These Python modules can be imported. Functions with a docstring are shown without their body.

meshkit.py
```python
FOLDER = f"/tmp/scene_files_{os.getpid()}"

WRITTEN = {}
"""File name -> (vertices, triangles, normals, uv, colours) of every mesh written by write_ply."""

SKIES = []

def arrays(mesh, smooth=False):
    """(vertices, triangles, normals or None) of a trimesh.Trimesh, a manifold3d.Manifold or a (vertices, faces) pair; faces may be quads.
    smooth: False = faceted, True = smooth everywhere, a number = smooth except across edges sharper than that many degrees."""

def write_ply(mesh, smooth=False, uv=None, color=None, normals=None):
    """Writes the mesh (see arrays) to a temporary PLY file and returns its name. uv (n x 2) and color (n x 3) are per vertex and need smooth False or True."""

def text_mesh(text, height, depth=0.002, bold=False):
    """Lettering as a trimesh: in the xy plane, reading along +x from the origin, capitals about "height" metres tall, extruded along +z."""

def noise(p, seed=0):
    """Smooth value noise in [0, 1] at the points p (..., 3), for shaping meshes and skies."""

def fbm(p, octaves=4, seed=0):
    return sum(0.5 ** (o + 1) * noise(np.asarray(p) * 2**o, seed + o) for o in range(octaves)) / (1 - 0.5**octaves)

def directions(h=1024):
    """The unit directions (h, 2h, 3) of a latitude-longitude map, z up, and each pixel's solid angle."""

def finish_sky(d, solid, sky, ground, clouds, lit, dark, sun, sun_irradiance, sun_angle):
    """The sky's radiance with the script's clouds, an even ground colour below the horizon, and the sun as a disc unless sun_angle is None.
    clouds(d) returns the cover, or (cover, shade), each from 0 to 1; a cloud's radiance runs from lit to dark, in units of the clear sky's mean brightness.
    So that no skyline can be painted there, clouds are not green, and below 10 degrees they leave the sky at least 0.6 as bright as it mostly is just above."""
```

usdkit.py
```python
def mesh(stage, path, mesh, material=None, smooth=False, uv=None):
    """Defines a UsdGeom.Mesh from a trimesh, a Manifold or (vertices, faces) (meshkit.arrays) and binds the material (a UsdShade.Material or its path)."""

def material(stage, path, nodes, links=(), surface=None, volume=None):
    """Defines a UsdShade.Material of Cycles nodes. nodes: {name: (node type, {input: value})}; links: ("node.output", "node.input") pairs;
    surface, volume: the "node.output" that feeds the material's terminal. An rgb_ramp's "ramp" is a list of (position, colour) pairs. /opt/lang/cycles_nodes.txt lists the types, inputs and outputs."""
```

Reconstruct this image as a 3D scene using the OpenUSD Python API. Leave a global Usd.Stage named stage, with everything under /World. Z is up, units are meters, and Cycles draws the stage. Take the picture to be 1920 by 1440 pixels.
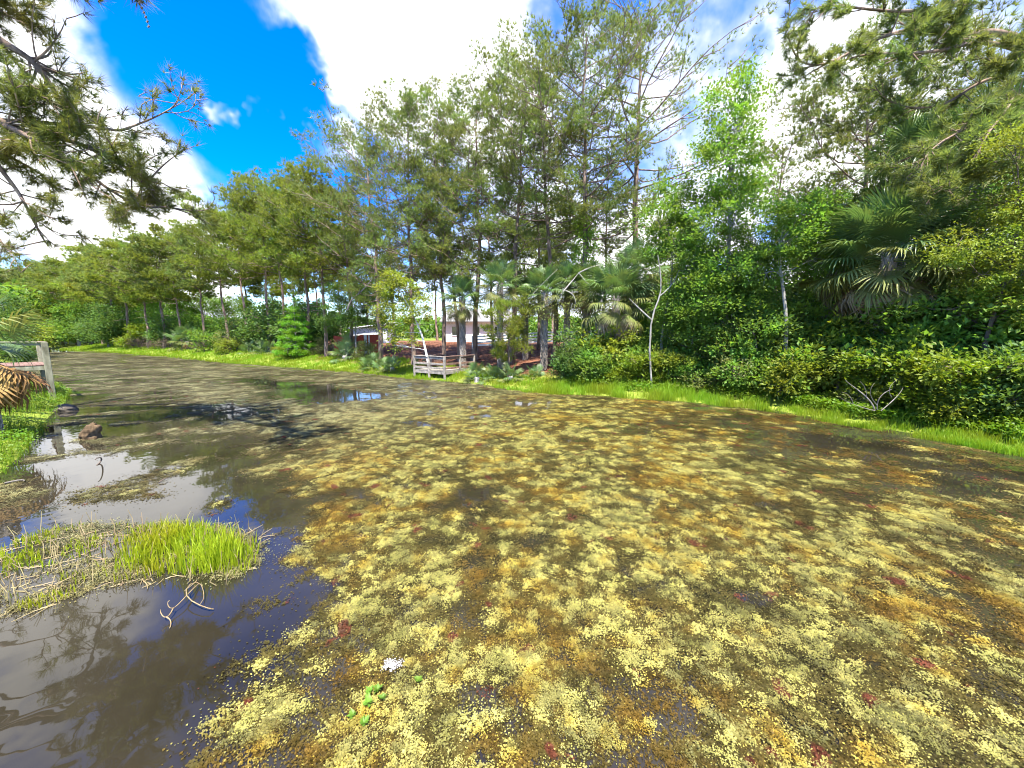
import math
import numpy as np
import shapely
import trimesh
import usdkit
from meshkit import fbm, noise
from pxr import Gf, Sdf, Usd, UsdGeom, UsdLux, UsdShade, Vt

stage = Usd.Stage.CreateInMemory()
UsdGeom.SetStageUpAxis(stage, UsdGeom.Tokens.z)
UsdGeom.SetStageMetersPerUnit(stage, 1.0)
UsdGeom.Xform.Define(stage, '/World')
UsdGeom.Scope.Define(stage, '/World/Looks')

# ------------------------------------------------------------------ camera, sky, sun, exposure
FOCAL_PX, PITCH, EYE = 693.3, math.radians(7.2), 2.8
cam = UsdGeom.Camera.Define(stage, '/World/camera')
cam.CreateHorizontalApertureAttr(36.0)
cam.CreateVerticalApertureAttr(27.0)
cam.CreateFocalLengthAttr(36.0 * FOCAL_PX / 1920)
cam.CreateClippingRangeAttr(Gf.Vec2f(0.05, 20000))
cam.AddTranslateOp().Set(Gf.Vec3d(0, 0, EYE))
cam.AddRotateXYZOp().Set(Gf.Vec3f(90 - math.degrees(PITCH), 0, 0))
cam.CreateExposureAttr(2.15)

SUN_DIR = np.array([0.04, -0.46, 1.0])
SUN_DIR /= np.linalg.norm(SUN_DIR)
SUN_ELEV = math.asin(SUN_DIR[2])
SUN_ROT = math.atan2(SUN_DIR[0], SUN_DIR[1])
SKY_STRENGTH = 0.15

F_DIR, U_DIR = np.array([0, math.cos(PITCH), -math.sin(PITCH)]), np.array([0, math.sin(PITCH), math.cos(PITCH)])


def ray(px, py):
    """Direction through a point of the photograph (1920 x 1440)."""
    return np.array([1.0, 0, 0]) * ((px - 960) / FOCAL_PX) + U_DIR * ((720 - py) / FOCAL_PX) + F_DIR


def gnd(px, py, z=0.0):
    d = ray(px, py)
    return np.array([0, 0, EYE]) + d * ((z - EYE) / d[2])


def atd(px, py, y):
    d = ray(px, py)
    return np.array([0, 0, EYE]) + d * (y / d[1])


def unit(px, py):
    d = ray(px, py)
    return d / np.linalg.norm(d)


def sky_material():
    n = {'sky': ('sky_texture', dict(sky_type='single_scattering', sun_disc=False, sun_elevation=SUN_ELEV, sun_rotation=SUN_ROT, altitude=100.0, air_density=1.0, aerosol_density=0.6, ozone_density=2.0)),
         'tc': ('texture_coordinate', {}),
         'sat': ('hsv', dict(hue=0.522, saturation=1.62, value=.85)),
         'warp': ('noise_texture', dict(scale=3.2, detail=5.0, roughness=0.55)),
         'warpc': ('vector_math', dict(math_type='subtract', vector2=(0.5, 0.5, 0.5))),
         'warps': ('vector_math', dict(math_type='scale', scale=0.16)),
         'dir': ('vector_math', dict(math_type='add')),
         'fb': ('noise_texture', dict(scale=4.5, detail=9.0, roughness=0.6, distortion=0.25)),
         'bg': ('background_shader', dict(strength=SKY_STRENGTH))}
    L = [('tc.generated', 'warp.vector'), ('warp.color', 'warpc.vector1'), ('warpc.vector', 'warps.vector1'), ('tc.generated', 'dir.vector1'), ('warps.vector', 'dir.vector2'),
         ('tc.generated', 'fb.vector'), ('sky.color', 'sat.color')]
    # (direction, angular radius in degrees, weight): masses of cloud, and clear holes between them
    blobs = [((720, 30), 13, 1.0), ((850, 110), 11, .9), ((600, 60), 9, .8), ((980, 120), 10, .7), ((520, -20), 9, .7), ((760, 180), 6, .4),
             ((1200, 330), 14, .75), ((1500, 240), 11, .9), ((1440, 180), 7, .8), ((1750, 300), 14, .7), ((1620, 420), 10, .6), ((1400, -20), 9, .45), ((950, 520), 13, .9), ((1250, 500), 10, .7),
             ((120, 60), 11, 1.0), ((160, 200), 8, .7), ((40, 330), 9, .6), ((220, 370), 9, .85), ((390, 330), 8, .8), ((380, 440), 9, .7), ((120, 430), 8, .7), ((560, 345), 5, .9), ((670, 230), 3.5, .6), ((640, 440), 7, .3), ((300, 520), 9, .6),
             ((480, 180), 13, -1.5), ((370, 40), 9, -1.3), ((570, 270), 8, -1.2), ((430, 260), 7, -.8), ((620, 300), 5, -.7), ((1310, 230), 6, -.9), ((1330, 110), 6, -.6), ((1560, 40), 7, -.5), ((930, -10), 3, -.5), ((1180, 230), 5, -.5), ((600, 520), 5, -.4)]
    prev = None
    for i, (p, deg, w) in enumerate(blobs):
        deg, w = (deg * 1.25, w * .62) if w > 0 else (deg * 1.1, w * .62)
        c = unit(*p)
        n[f'd{i}'] = ('vector_math', dict(math_type='dot_product', vector2=tuple(c)))
        # bump: 1 - (angle/radius)^2 clipped, from the cosine
        n[f'm{i}'] = ('map_range', dict(range_type='smoothstep', from_min=math.cos(math.radians(deg * 1.25)), from_max=1.0 - (1 - math.cos(math.radians(deg))) * 0.12, to_min=0.0, to_max=w, clamp=True))
        L += [('dir.vector', f'd{i}.vector1'), (f'd{i}.value', f'm{i}.value')]
        if prev:
            n[f's{i}'] = ('math', dict(math_type='add'))
            L += [(prev, f's{i}.value1'), (f'm{i}.result', f's{i}.value2')]
            prev = f's{i}.value'
        else:
            prev = f'm{i}.result'
    n['fbs'] = ('math', dict(math_type='multiply_add', value2=1.9, value3=-0.80))
    n['tot'] = ('math', dict(math_type='add'))
    n['cov'] = ('map_range', dict(range_type='smoothstep', from_min=-0.15, from_max=1.05, to_min=0.0, to_max=1.0, clamp=True))
    n['shade'] = ('map_range', dict(range_type='smoothstep', from_min=1.3, from_max=3.0, to_min=0.0, to_max=1.0, clamp=True))
    n['sn'] = ('noise_texture', dict(scale=7.0, detail=5.0, roughness=.6))
    n['sns'] = ('math', dict(math_type='multiply_add', value2=3.0))
    n['cl'] = ('mix', dict(color1=(1.2, 1.42, 2.0), color2=(3.1, 3.1, 3.12)))
    n['mx'] = ('mix', {})
    L += [('tc.generated', 'sn.vector'), ('sn.fac', 'sns.value1'), ('tot.value', 'sns.value3'), ('fb.fac', 'fbs.value1'), ('fbs.value', 'tot.value1'), (prev, 'tot.value2'), ('tot.value', 'cov.value'), ('sns.value', 'shade.value'), ('shade.result', 'cl.fac'),
          ('cov.result', 'mx.fac'), ('sat.color', 'mx.color1'), ('cl.color', 'mx.color2'), ('mx.color', 'bg.color')]
    return usdkit.material(stage, '/World/Looks/sky_look', n, L, surface='bg.background')


dome = UsdLux.DomeLight.Define(stage, '/World/sky')
dome.CreateIntensityAttr(1.0)
UsdShade.MaterialBindingAPI.Apply(dome.GetPrim()).Bind(sky_material())
dome.GetPrim().SetCustomDataByKey('kind', 'structure')
sun = UsdLux.DistantLight.Define(stage, '/World/sun')
sun.CreateIntensityAttr(1.1)
sun.CreateNormalizeAttr(True)
sun.CreateAngleAttr(0.5)
sun.CreateColorAttr(Gf.Vec3f(1.0, 0.95, 0.86))
_z = SUN_DIR
_x = np.cross([0, 0, 1.0], _z)
_x /= np.linalg.norm(_x)
_y = np.cross(_z, _x)
sun.AddTransformOp().Set(Gf.Matrix4d(*_x, 0, *_y, 0, *_z, 0, 0, 0, 0, 1))

# ------------------------------------------------------------------ prim helpers
_used = {}


def numbered(path):
    k = _used.get(path, -1) + 1
    _used[path] = k
    return path if k == 0 else f'{path}_{k:03d}'


def setdata(prim, label=None, cat=None, group=None, kind=None):
    for k, v in (('label', label), ('category', cat), ('group', group), ('kind', kind)):
        if v:
            prim.SetCustomDataByKey(k, v)
    return prim


def thing(name, label, cat, loc=(0, 0, 0), rotz=0.0, scale=1.0, group=None, kind=None):
    x = UsdGeom.Xform.Define(stage, numbered('/World/' + name))
    x.AddTranslateOp().Set(Gf.Vec3d(*map(float, loc)))
    x.AddRotateZOp().Set(float(math.degrees(rotz)))
    x.AddScaleOp().Set(Gf.Vec3f(*([float(scale)] * 3 if np.ndim(scale) == 0 else map(float, scale))))
    return setdata(x.GetPrim(), label, cat, group, kind)


def part(parent, name, mesh, mat, smooth=False, label=None, kind=None):
    root = str(parent.GetPath()) if hasattr(parent, 'GetPath') else '/World'
    m = usdkit.mesh(stage, numbered(f'{root}/{name}'), mesh, mat, smooth=smooth)
    return setdata(m.GetPrim(), label, None, None, kind)


def whole(name, mesh, mat, label=None, cat=None, group=None, kind=None, smooth=False):
    return setdata(usdkit.mesh(stage, numbered('/World/' + name), mesh, mat, smooth=smooth).GetPrim(), label, cat, group, kind)


def dup(src, name, label, cat, loc, rotz=0.0, scale=1.0, group=None):
    x = thing(name, label, cat, loc, rotz, scale, group)
    x.GetReferences().AddInternalReference(src.GetPath())
    x.SetInstanceable(True)
    return x


# ------------------------------------------------------------------ mesh helpers
class MB:
    def __init__(self):
        self.v, self.f, self.n = [], [], 0

    def add(self, v, f):
        v, f = np.asarray(v, float).reshape(-1, 3), np.asarray(f, int)
        if len(f) == 0:
            return self
        if f.shape[1] == 4:
            f = np.vstack([f[:, [0, 1, 2]], f[:, [0, 2, 3]]])
        self.v.append(v)
        self.f.append(f + self.n)
        self.n += len(v)
        return self

    def get(self):
        return np.vstack(self.v), np.vstack(self.f)


def norm(a):
    return a / np.maximum(np.linalg.norm(a, axis=-1, keepdims=True), 1e-9)


def tube(pts, radii, sides=6, cap=True):
    p = np.asarray(pts, float)
    r = np.broadcast_to(np.asarray(radii, float), (len(p),))
    t = norm(np.gradient(p, axis=0))
    ref = np.array([1.0, 0, 0]) if abs(t[:, 0]).mean() < 0.8 else np.array([0, 1.0, 0])
    a = norm(np.cross(t, ref))
    b = np.cross(t, a)
    ang = np.arange(sides) * 2 * np.pi / sides
    v = p[:, None] + r[:, None, None] * (np.cos(ang)[None, :, None] * a[:, None] + np.sin(ang)[None, :, None] * b[:, None])
    i, j = np.meshgrid(np.arange(len(p) - 1), np.arange(sides), indexing='ij')
    q = np.stack([i * sides + j, i * sides + (j + 1) % sides, (i + 1) * sides + (j + 1) % sides, (i + 1) * sides + j], -1).reshape(-1, 4)
    f = np.vstack([q[:, [0, 1, 2]], q[:, [0, 2, 3]]])
    if cap:
        m = (len(p) - 1) * sides
        f = np.vstack([f, [[m, m + k, m + k + 1] for k in range(1, sides - 1)], [[0, k + 1, k] for k in range(1, sides - 1)]])
    return v.reshape(-1, 3), f


def box(c, size, rotz=0.0, bev=0.008):
    """Box with chamfered edges."""
    sx, sy, sz = np.asarray(size, float) / 2
    b = min(bev, sx * .4, sy * .4, sz * .4)
    pts = []
    for x in (-1, 1):
        for y in (-1, 1):
            for z in (-1, 1):
                pts += [(x * (sx - b), y * (sy - b), z * sz), (x * (sx - b), y * sy, z * (sz - b)), (x * sx, y * (sy - b), z * (sz - b))]
    h = trimesh.convex.convex_hull(np.array(pts))
    c_, s_ = math.cos(rotz), math.sin(rotz)
    v = h.vertices @ np.array([[c_, s_, 0], [-s_, c_, 0], [0, 0, 1]]) + np.asarray(c, float)
    return v, h.faces


def beam(p, q, w, h):
    """Plank from p to q, w wide (sideways) and h high."""
    p, q = np.asarray(p, float), np.asarray(q, float)
    L = np.linalg.norm(q - p)
    v, f = box((0, 0, 0), (L, w, h))
    t = (q - p) / L
    s = norm(np.cross([0, 0, 1.0], t)) if abs(t[2]) < .99 else np.array([0, 1.0, 0])
    u = np.cross(t, s)
    return v @ np.stack([t, s, u]) + (p + q) / 2, f


def smooth_line(ctrl, n=12):
    c = np.asarray(ctrl, float)
    t = np.linspace(0, len(c) - 1, n)
    from scipy.interpolate import CubicSpline
    if len(c) < 3:
        return np.stack([np.interp(t, np.arange(len(c)), c[:, k]) for k in range(3)], 1)
    return CubicSpline(np.arange(len(c)), c)(t)


def rand_dirs(rng, n):
    return norm(rng.normal(size=(n, 3)))


def leaves(P, D, length, width, rng, fold=0.18, loose=.65):
    """Leaves at P pointing along D: two triangles each, creased along the midrib."""
    n = len(P)
    L = length * rng.uniform(.45, 1.35, (n, 1))
    W = width * rng.uniform(.65, 1.25, (n, 1))
    s = np.cross(D, [0, 0, 1.0]) + rand_dirs(rng, n) * loose
    s = norm(s - D * (s * D).sum(1, keepdims=True))
    k = np.cross(s, D)
    mid = P + D * L * .45
    v = np.stack([P, mid + s * W * .5 + k * W * fold, P + D * L, mid - s * W * .5 + k * W * fold], 1).reshape(-1, 3)
    i = np.arange(n)[:, None] * 4
    return v, np.vstack([i + [0, 1, 2], i + [0, 2, 3]])


def needles(P, D, k, length, width, rng, spread=1.0):
    """k needle-blades from every tuft at P, fanned about D."""
    n = len(P)
    P, D = np.repeat(P, k, 0), np.repeat(D, k, 0)
    m = n * k
    side = norm(np.cross(D, rand_dirs(rng, m)))
    th = spread * rng.uniform(.1, 1.15, (m, 1))
    d = norm(D * np.cos(th) + side * np.sin(th))
    s = norm(np.cross(d, rand_dirs(rng, m))) * width * .5 * rng.uniform(.7, 1.2, (m, 1))
    L = length * rng.uniform(.7, 1.15, (m, 1))
    v = np.stack([P - s, P + s, P + d * L], 1).reshape(-1, 3)
    return v, np.arange(m * 3).reshape(-1, 3)


# ------------------------------------------------------------------ materials
def leaf_look(name, front, back, rough=.5, vary=.35, trans=.35, hue=.03, spec=.3, patch=1.2):
    """Leaf: diffuse front, light through the blade; tint varies from leaf to leaf, plant to plant and clump to clump."""
    n = {'g': ('geometry', {}), 'oi': ('object_info', {}), 'nz': ('noise_texture', dict(scale=patch, detail=2.0)),
         'v1': ('map_range', dict(from_min=0, from_max=1, to_min=1 - vary, to_max=1 + vary)), 'v2': ('map_range', dict(from_min=.25, from_max=.75, to_min=.8, to_max=1.2)),
         'v3': ('map_range', dict(from_min=0, from_max=1, to_min=.85, to_max=1.15)), 'm1': ('math', dict(math_type='multiply')), 'm2': ('math', dict(math_type='multiply')),
         'h1': ('map_range', dict(from_min=.3, from_max=.7, to_min=.5 - hue, to_max=.5 + hue * .6)),
         'c1': ('hsv', dict(color=front)), 'c2': ('hsv', dict(color=back)),
         'p': ('principled_bsdf', dict(roughness=rough, specular_ior_level=spec)), 't': ('translucent_bsdf', {}), 'mx': ('mix_closure', dict(fac=trans))}
    L = [('g.position', 'nz.vector'), ('g.random_per_island', 'v1.value'), ('nz.fac', 'v2.value'), ('oi.random', 'v3.value'), ('v1.result', 'm1.value1'), ('v2.result', 'm1.value2'),
         ('m1.value', 'm2.value1'), ('v3.result', 'm2.value2'), ('m2.value', 'c1.value'), ('m2.value', 'c2.value'), ('nz.fac', 'h1.value'), ('h1.result', 'c1.hue'), ('h1.result', 'c2.hue'),
         ('c1.color', 'p.base_color'), ('c2.color', 't.color'), ('p.BSDF', 'mx.closure1'), ('t.BSDF', 'mx.closure2')]
    return usdkit.material(stage, '/World/Looks/' + name, n, L, surface='mx.closure')


def bark_look(name, dark, light, scale=6.0, stretch=.25, rough=.9, bump=.6):
    n = {'g': ('geometry', {}), 'mp': ('mapping', dict(scale=(1, 1, stretch))), 'nz': ('noise_texture', dict(scale=scale, detail=5.0, roughness=.65)), 'n2': ('noise_texture', dict(scale=1.1, detail=2.0)),
         'rp': ('rgb_ramp', dict(ramp=[(.32, dark), (.68, light)])), 'v': ('map_range', dict(from_min=.3, from_max=.7, to_min=.7, to_max=1.25)), 'hs': ('hsv', {}),
         'b': ('bump', dict(strength=bump, distance=.03)), 'p': ('principled_bsdf', dict(roughness=rough, specular_ior_level=.2))}
    L = [('g.position', 'mp.vector'), ('mp.vector', 'nz.vector'), ('nz.fac', 'rp.fac'), ('g.position', 'n2.vector'), ('n2.fac', 'v.value'), ('v.result', 'hs.value'), ('rp.color', 'hs.color'),
         ('hs.color', 'p.base_color'), ('nz.fac', 'b.height'), ('b.normal', 'p.normal')]
    return usdkit.material(stage, '/World/Looks/' + name, n, L, surface='p.BSDF')


def plain_look(name, color, rough=.6, vary=.12, scale=3.0, spec=.4):
    n = {'g': ('geometry', {}), 'nz': ('noise_texture', dict(scale=scale, detail=6.0, roughness=.6)), 'v': ('map_range', dict(from_min=.3, from_max=.7, to_min=1 - vary, to_max=1 + vary)),
         'hs': ('hsv', dict(color=color)), 'p': ('principled_bsdf', dict(roughness=rough, specular_ior_level=spec))}
    return usdkit.material(stage, '/World/Looks/' + name, n, [('g.position', 'nz.vector'), ('nz.fac', 'v.value'), ('v.result', 'hs.value'), ('hs.color', 'p.base_color')], surface='p.BSDF')


M = {}
M['pine'] = leaf_look('pine_needles', (0.178, 0.246, 0.056), (0.448, 0.560, 0.090), rough=.45, trans=0.42, patch=.55, vary=.4, hue=.035)
M['pine_sun'] = leaf_look('sunlit_pine_needles', (.19, .255, .034), (.44, .54, .05), rough=.45, trans=.42, patch=.35, vary=.35, hue=.03)  # yellower copy of pine, with the sunlit tone put into its colour
M['pine_near'] = leaf_look('near_pine_needles', (.16, .195, .040), (.40, .44, .06), rough=.4, trans=.38, patch=.9, vary=.4, hue=.045)
M['young'] = leaf_look('young_leaves', (0.187, 0.275, 0.020), (0.396, 0.550, 0.022), trans=.4, patch=1.0)
M['sweet'] = leaf_look('sweetgum_leaves', (0.264, 0.341, 0.039), (0.506, 0.605, 0.044), trans=.42, patch=1.3)
M['cone'] = leaf_look('cone_shrub_leaves', (.16, .42, .022), (.28, .64, .03), trans=.38, patch=1.0)
M['mid'] = leaf_look('mid_green_leaves', (0.159, 0.295, 0.046), (0.371, 0.641, 0.051), trans=0.4, spec=.22, rough=.55)
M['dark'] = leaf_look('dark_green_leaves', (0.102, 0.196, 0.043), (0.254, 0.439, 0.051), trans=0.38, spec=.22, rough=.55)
M['olive'] = leaf_look('olive_leaves', (0.191, 0.238, 0.058), (0.400, 0.458, 0.072), trans=0.35)
M['yellowgreen'] = leaf_look('yellow_green_leaves', (0.227, 0.305, 0.031), (0.468, 0.572, 0.033), trans=.36)
M['frond'] = leaf_look('palm_blade', (.115, .20, .060), (.22, .35, .06), trans=.25, spec=.5, rough=.4, vary=.25, patch=1.5)
M['frond_old'] = leaf_look('ageing_palm_blade', (.20, .235, .06), (.36, .38, .07), trans=.25, spec=.3, rough=.5, vary=.25)
M['frond_dead'] = leaf_look('dead_palm_blade', (.46, .37, .23), (.36, .26, .12), trans=.15, spec=.15, rough=.75, vary=.35)
M['frond_tan'] = leaf_look('tan_palm_blade', (.42, .26, .085), (.4, .2, .04), trans=.15, spec=.2, rough=.7, vary=.4)
M['grass'] = leaf_look('bank_grass_blade', (0.204, 0.324, 0.014), (0.456, 0.624, 0.014), trans=.4, vary=.3, patch=.8, hue=.03)
M['herb'] = leaf_look('bank_herb_leaf', (0.138, 0.270, 0.014), (0.299, 0.529, 0.014), trans=.38, vary=.35, patch=1.2)
M['straw'] = leaf_look('dry_stem', (.42, .33, .15), (.3, .2, .06), trans=.1, vary=.3)
M['brush'] = leaf_look('dry_brush', (.26, .19, .115), (.2, .13, .06), trans=.15, vary=.3)
M['needle_fall'] = leaf_look('fallen_needle', (.24, .085, .035), (.1, .04, .02), trans=.05, vary=.45)
M['bark'] = bark_look('pine_bark', (.075, .052, .040), (.30, .215, .16))
M['bark_grey'] = bark_look('grey_bark', (.12, .11, .095), (.36, .33, .29), scale=9)
M['bark_pale'] = bark_look('pale_bark', (.14, .13, .11), (.34, .325, .29), scale=9)
M['boot'] = bark_look('palm_boot', (.14, .11, .085), (.44, .39, .33), scale=14, stretch=.5)
M['twig'] = bark_look('twig_bark', (.06, .045, .035), (.17, .13, .1), scale=9)
M['deadwood'] = bark_look('dead_wood', (.10, .085, .065), (.27, .24, .20), scale=9)
M['straw_bark'] = bark_look('root_stem', (.16, .11, .05), (.34, .25, .13), scale=20)
M['bark_white'] = bark_look('white_bark', (.36, .35, .31), (.72, .70, .65), scale=9)
M['wood'] = bark_look('weathered_timber', (.15, .13, .105), (.36, .325, .275), scale=5, stretch=1, bump=.25)
M['wood_brown_shade'] = bark_look('brown_shade_timber', (.11, .06, .042), (.24, .15, .115), scale=5, stretch=1, bump=.25)  # browner timber: paints shade on the deck side rails; also dock planks
M['wood_mossy'] = bark_look('mossy_timber', (.12, .115, .07), (.30, .29, .20), scale=5, stretch=.4, bump=.3)
M['stone'] = bark_look('wet_stone', (.03, .025, .02), (.10, .085, .065), scale=7, stretch=1)
M['stump'] = bark_look('rotten_stump', (.045, .028, .014), (.17, .115, .062), scale=12, stretch=.4)
M['white'] = plain_look('white_paint', (.8, .8, .78), rough=.5, vary=.06)
M['house_white'] = plain_look('warm_white_wall', (.84, .84, .78), rough=.6, vary=.08)
M['red'] = plain_look('red_stain', (.33, .045, .02), rough=.7, vary=.25, scale=5)
M['rail_white'] = plain_look('white_board', (.75, .74, .70), rough=.6, vary=.1)
M['roof'] = plain_look('grey_shingle', (.17, .165, .16), rough=.85, vary=.25, scale=12)
M['pane'] = plain_look('dark_pane', (.02, .024, .03), rough=.08, spec=.6)
M['waterplant'] = leaf_look('green_water_plant_leaf', (.16, .30, .03), (.28, .42, .05), trans=.25)
M['foam'] = plain_look('white_froth', (.4, .4, .39), rough=.8, vary=.1, scale=30)

# ------------------------------------------------------------------ the canal and its banks
R_PX = [(1900, 850), (1700, 814), (1560, 790), (1440, 770), (1300, 756), (1150, 745), (1040, 739), (1000, 735), (900, 722), (800, 712), (690, 700), (560, 690), (420, 680), (320, 669), (200, 660), (112, 655)]
R_LINE = np.array([[70, -42], [40, -18], [24, -3.5], [16.5, 4.5]] + [gnd(*p)[:2].tolist() for p in R_PX] + [[-150, 121]])
L_LINE = np.array([[60, -66], [20, -30], [4, -13], [-5, -2], [-8.2, 3.2], gnd(0, 905)[:2].tolist(), gnd(60, 850)[:2].tolist(), gnd(95, 790)[:2].tolist(), gnd(125, 760)[:2].tolist(), gnd(138, 737)[:2].tolist(), gnd(105, 726)[:2].tolist(),
                   [-32, 24.0], [-60, 45.5], [-104, 80.5], [-150, 116]])
R_LS, L_LS = shapely.LineString(R_LINE), shapely.LineString(L_LINE)
WATER = shapely.Polygon(np.vstack([R_LINE, L_LINE[::-1]])).buffer(0)
R_PROF = ([0, .5, 1.6, 3, 7, 14, 22, 60, 800], [-.06, .06, .30, .60, 1.15, 2.05, 2.2, 2.3, 2.4])
L_PROF = ([0, .6, 1.5, 4, 12, 60, 800], [-.04, .12, .30, .5, .9, 1.6, 2.2])


def banks(x, y):
    """Ground height, distance outside the water, and whether the right bank is the nearer one."""
    pts = shapely.points(x, y)
    inside = shapely.contains(WATER, pts)
    dr, dl = shapely.distance(R_LS, pts), shapely.distance(L_LS, pts)
    right = dr < dl
    d = np.minimum(dr, dl)
    z = np.where(right, np.interp(d, *R_PROF), np.interp(d, *L_PROF))
    z = np.where(inside, -.06 - .45 * np.minimum(d, 2.5), z)
    bump = (fbm(np.stack([x * .35, y * .35, 0 * x], -1), 4, 5) - .5) * .45 * np.clip((d - .6) / 4, 0, 1)
    return z + np.where(inside, 0, bump), np.where(inside, -d, d), right


def ground_z(x, y):
    return float(banks(np.array([float(x)]), np.array([float(y)]))[0][0])


shapely.prepare(WATER)
shapely.prepare(R_LS)
shapely.prepare(L_LS)
_rad = np.concatenate([[0.0], 0.7 * 1.05 ** np.arange(146)])
_ang = np.arange(720) * 2 * np.pi / 720
_rr, _aa = np.meshgrid(_rad[1:], _ang, indexing='ij')
_gx, _gy = np.append(0, (_rr * np.cos(_aa)).ravel()), np.append(0, (_rr * np.sin(_aa)).ravel())
_gz, _gd, _gr = banks(_gx, _gy)
_nr, _na = _rr.shape
_i, _j = np.meshgrid(np.arange(_nr - 1), np.arange(_na), indexing='ij')
_q = np.stack([1 + _i * _na + _j, 1 + (_i + 1) * _na + _j, 1 + (_i + 1) * _na + (_j + 1) % _na, 1 + _i * _na + (_j + 1) % _na], -1).reshape(-1, 4)
_gf = np.vstack([_q[:, [0, 1, 2]], _q[:, [0, 2, 3]], np.stack([np.zeros(_na, int), 1 + np.arange(_na), 1 + (np.arange(_na) + 1) % _na], 1)])
_n = fbm(np.stack([_gx * .5, _gy * .5, 0 * _gx], -1), 4, 9)


def sm(a, b, x):
    t = np.clip((x - a) / (b - a), 0, 1)
    return t * t * (3 - 2 * t)


def mulch_mask(x, y, d, right):
    ratio = x / np.maximum(y, .1)
    n = fbm(np.stack([x * .5, y * .5, 0 * x], -1), 4, 9)
    return right * (y > 5) * sm(-.62, -.50, ratio + (n - .5) * .12) * (1 - sm(.20, .36, ratio + (n - .5) * .1)) * sm(2.6, 3.9, d + (n - .5) * 1.6) * (1 - sm(24, 32, d))


def grass_mask(x, y, d, right):
    n = fbm(np.stack([x * .5, y * .5, 0 * x], -1), 4, 9)
    lim = 5.5 * sm(.42, .58, -x / np.maximum(np.abs(y), .1))
    near = 1 - sm(2.4 + lim, 4.4 + lim, d + (n - .5) * 1.6)
    field = sm(55, 75, np.hypot(x, y))
    return np.maximum(near, field)


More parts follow.
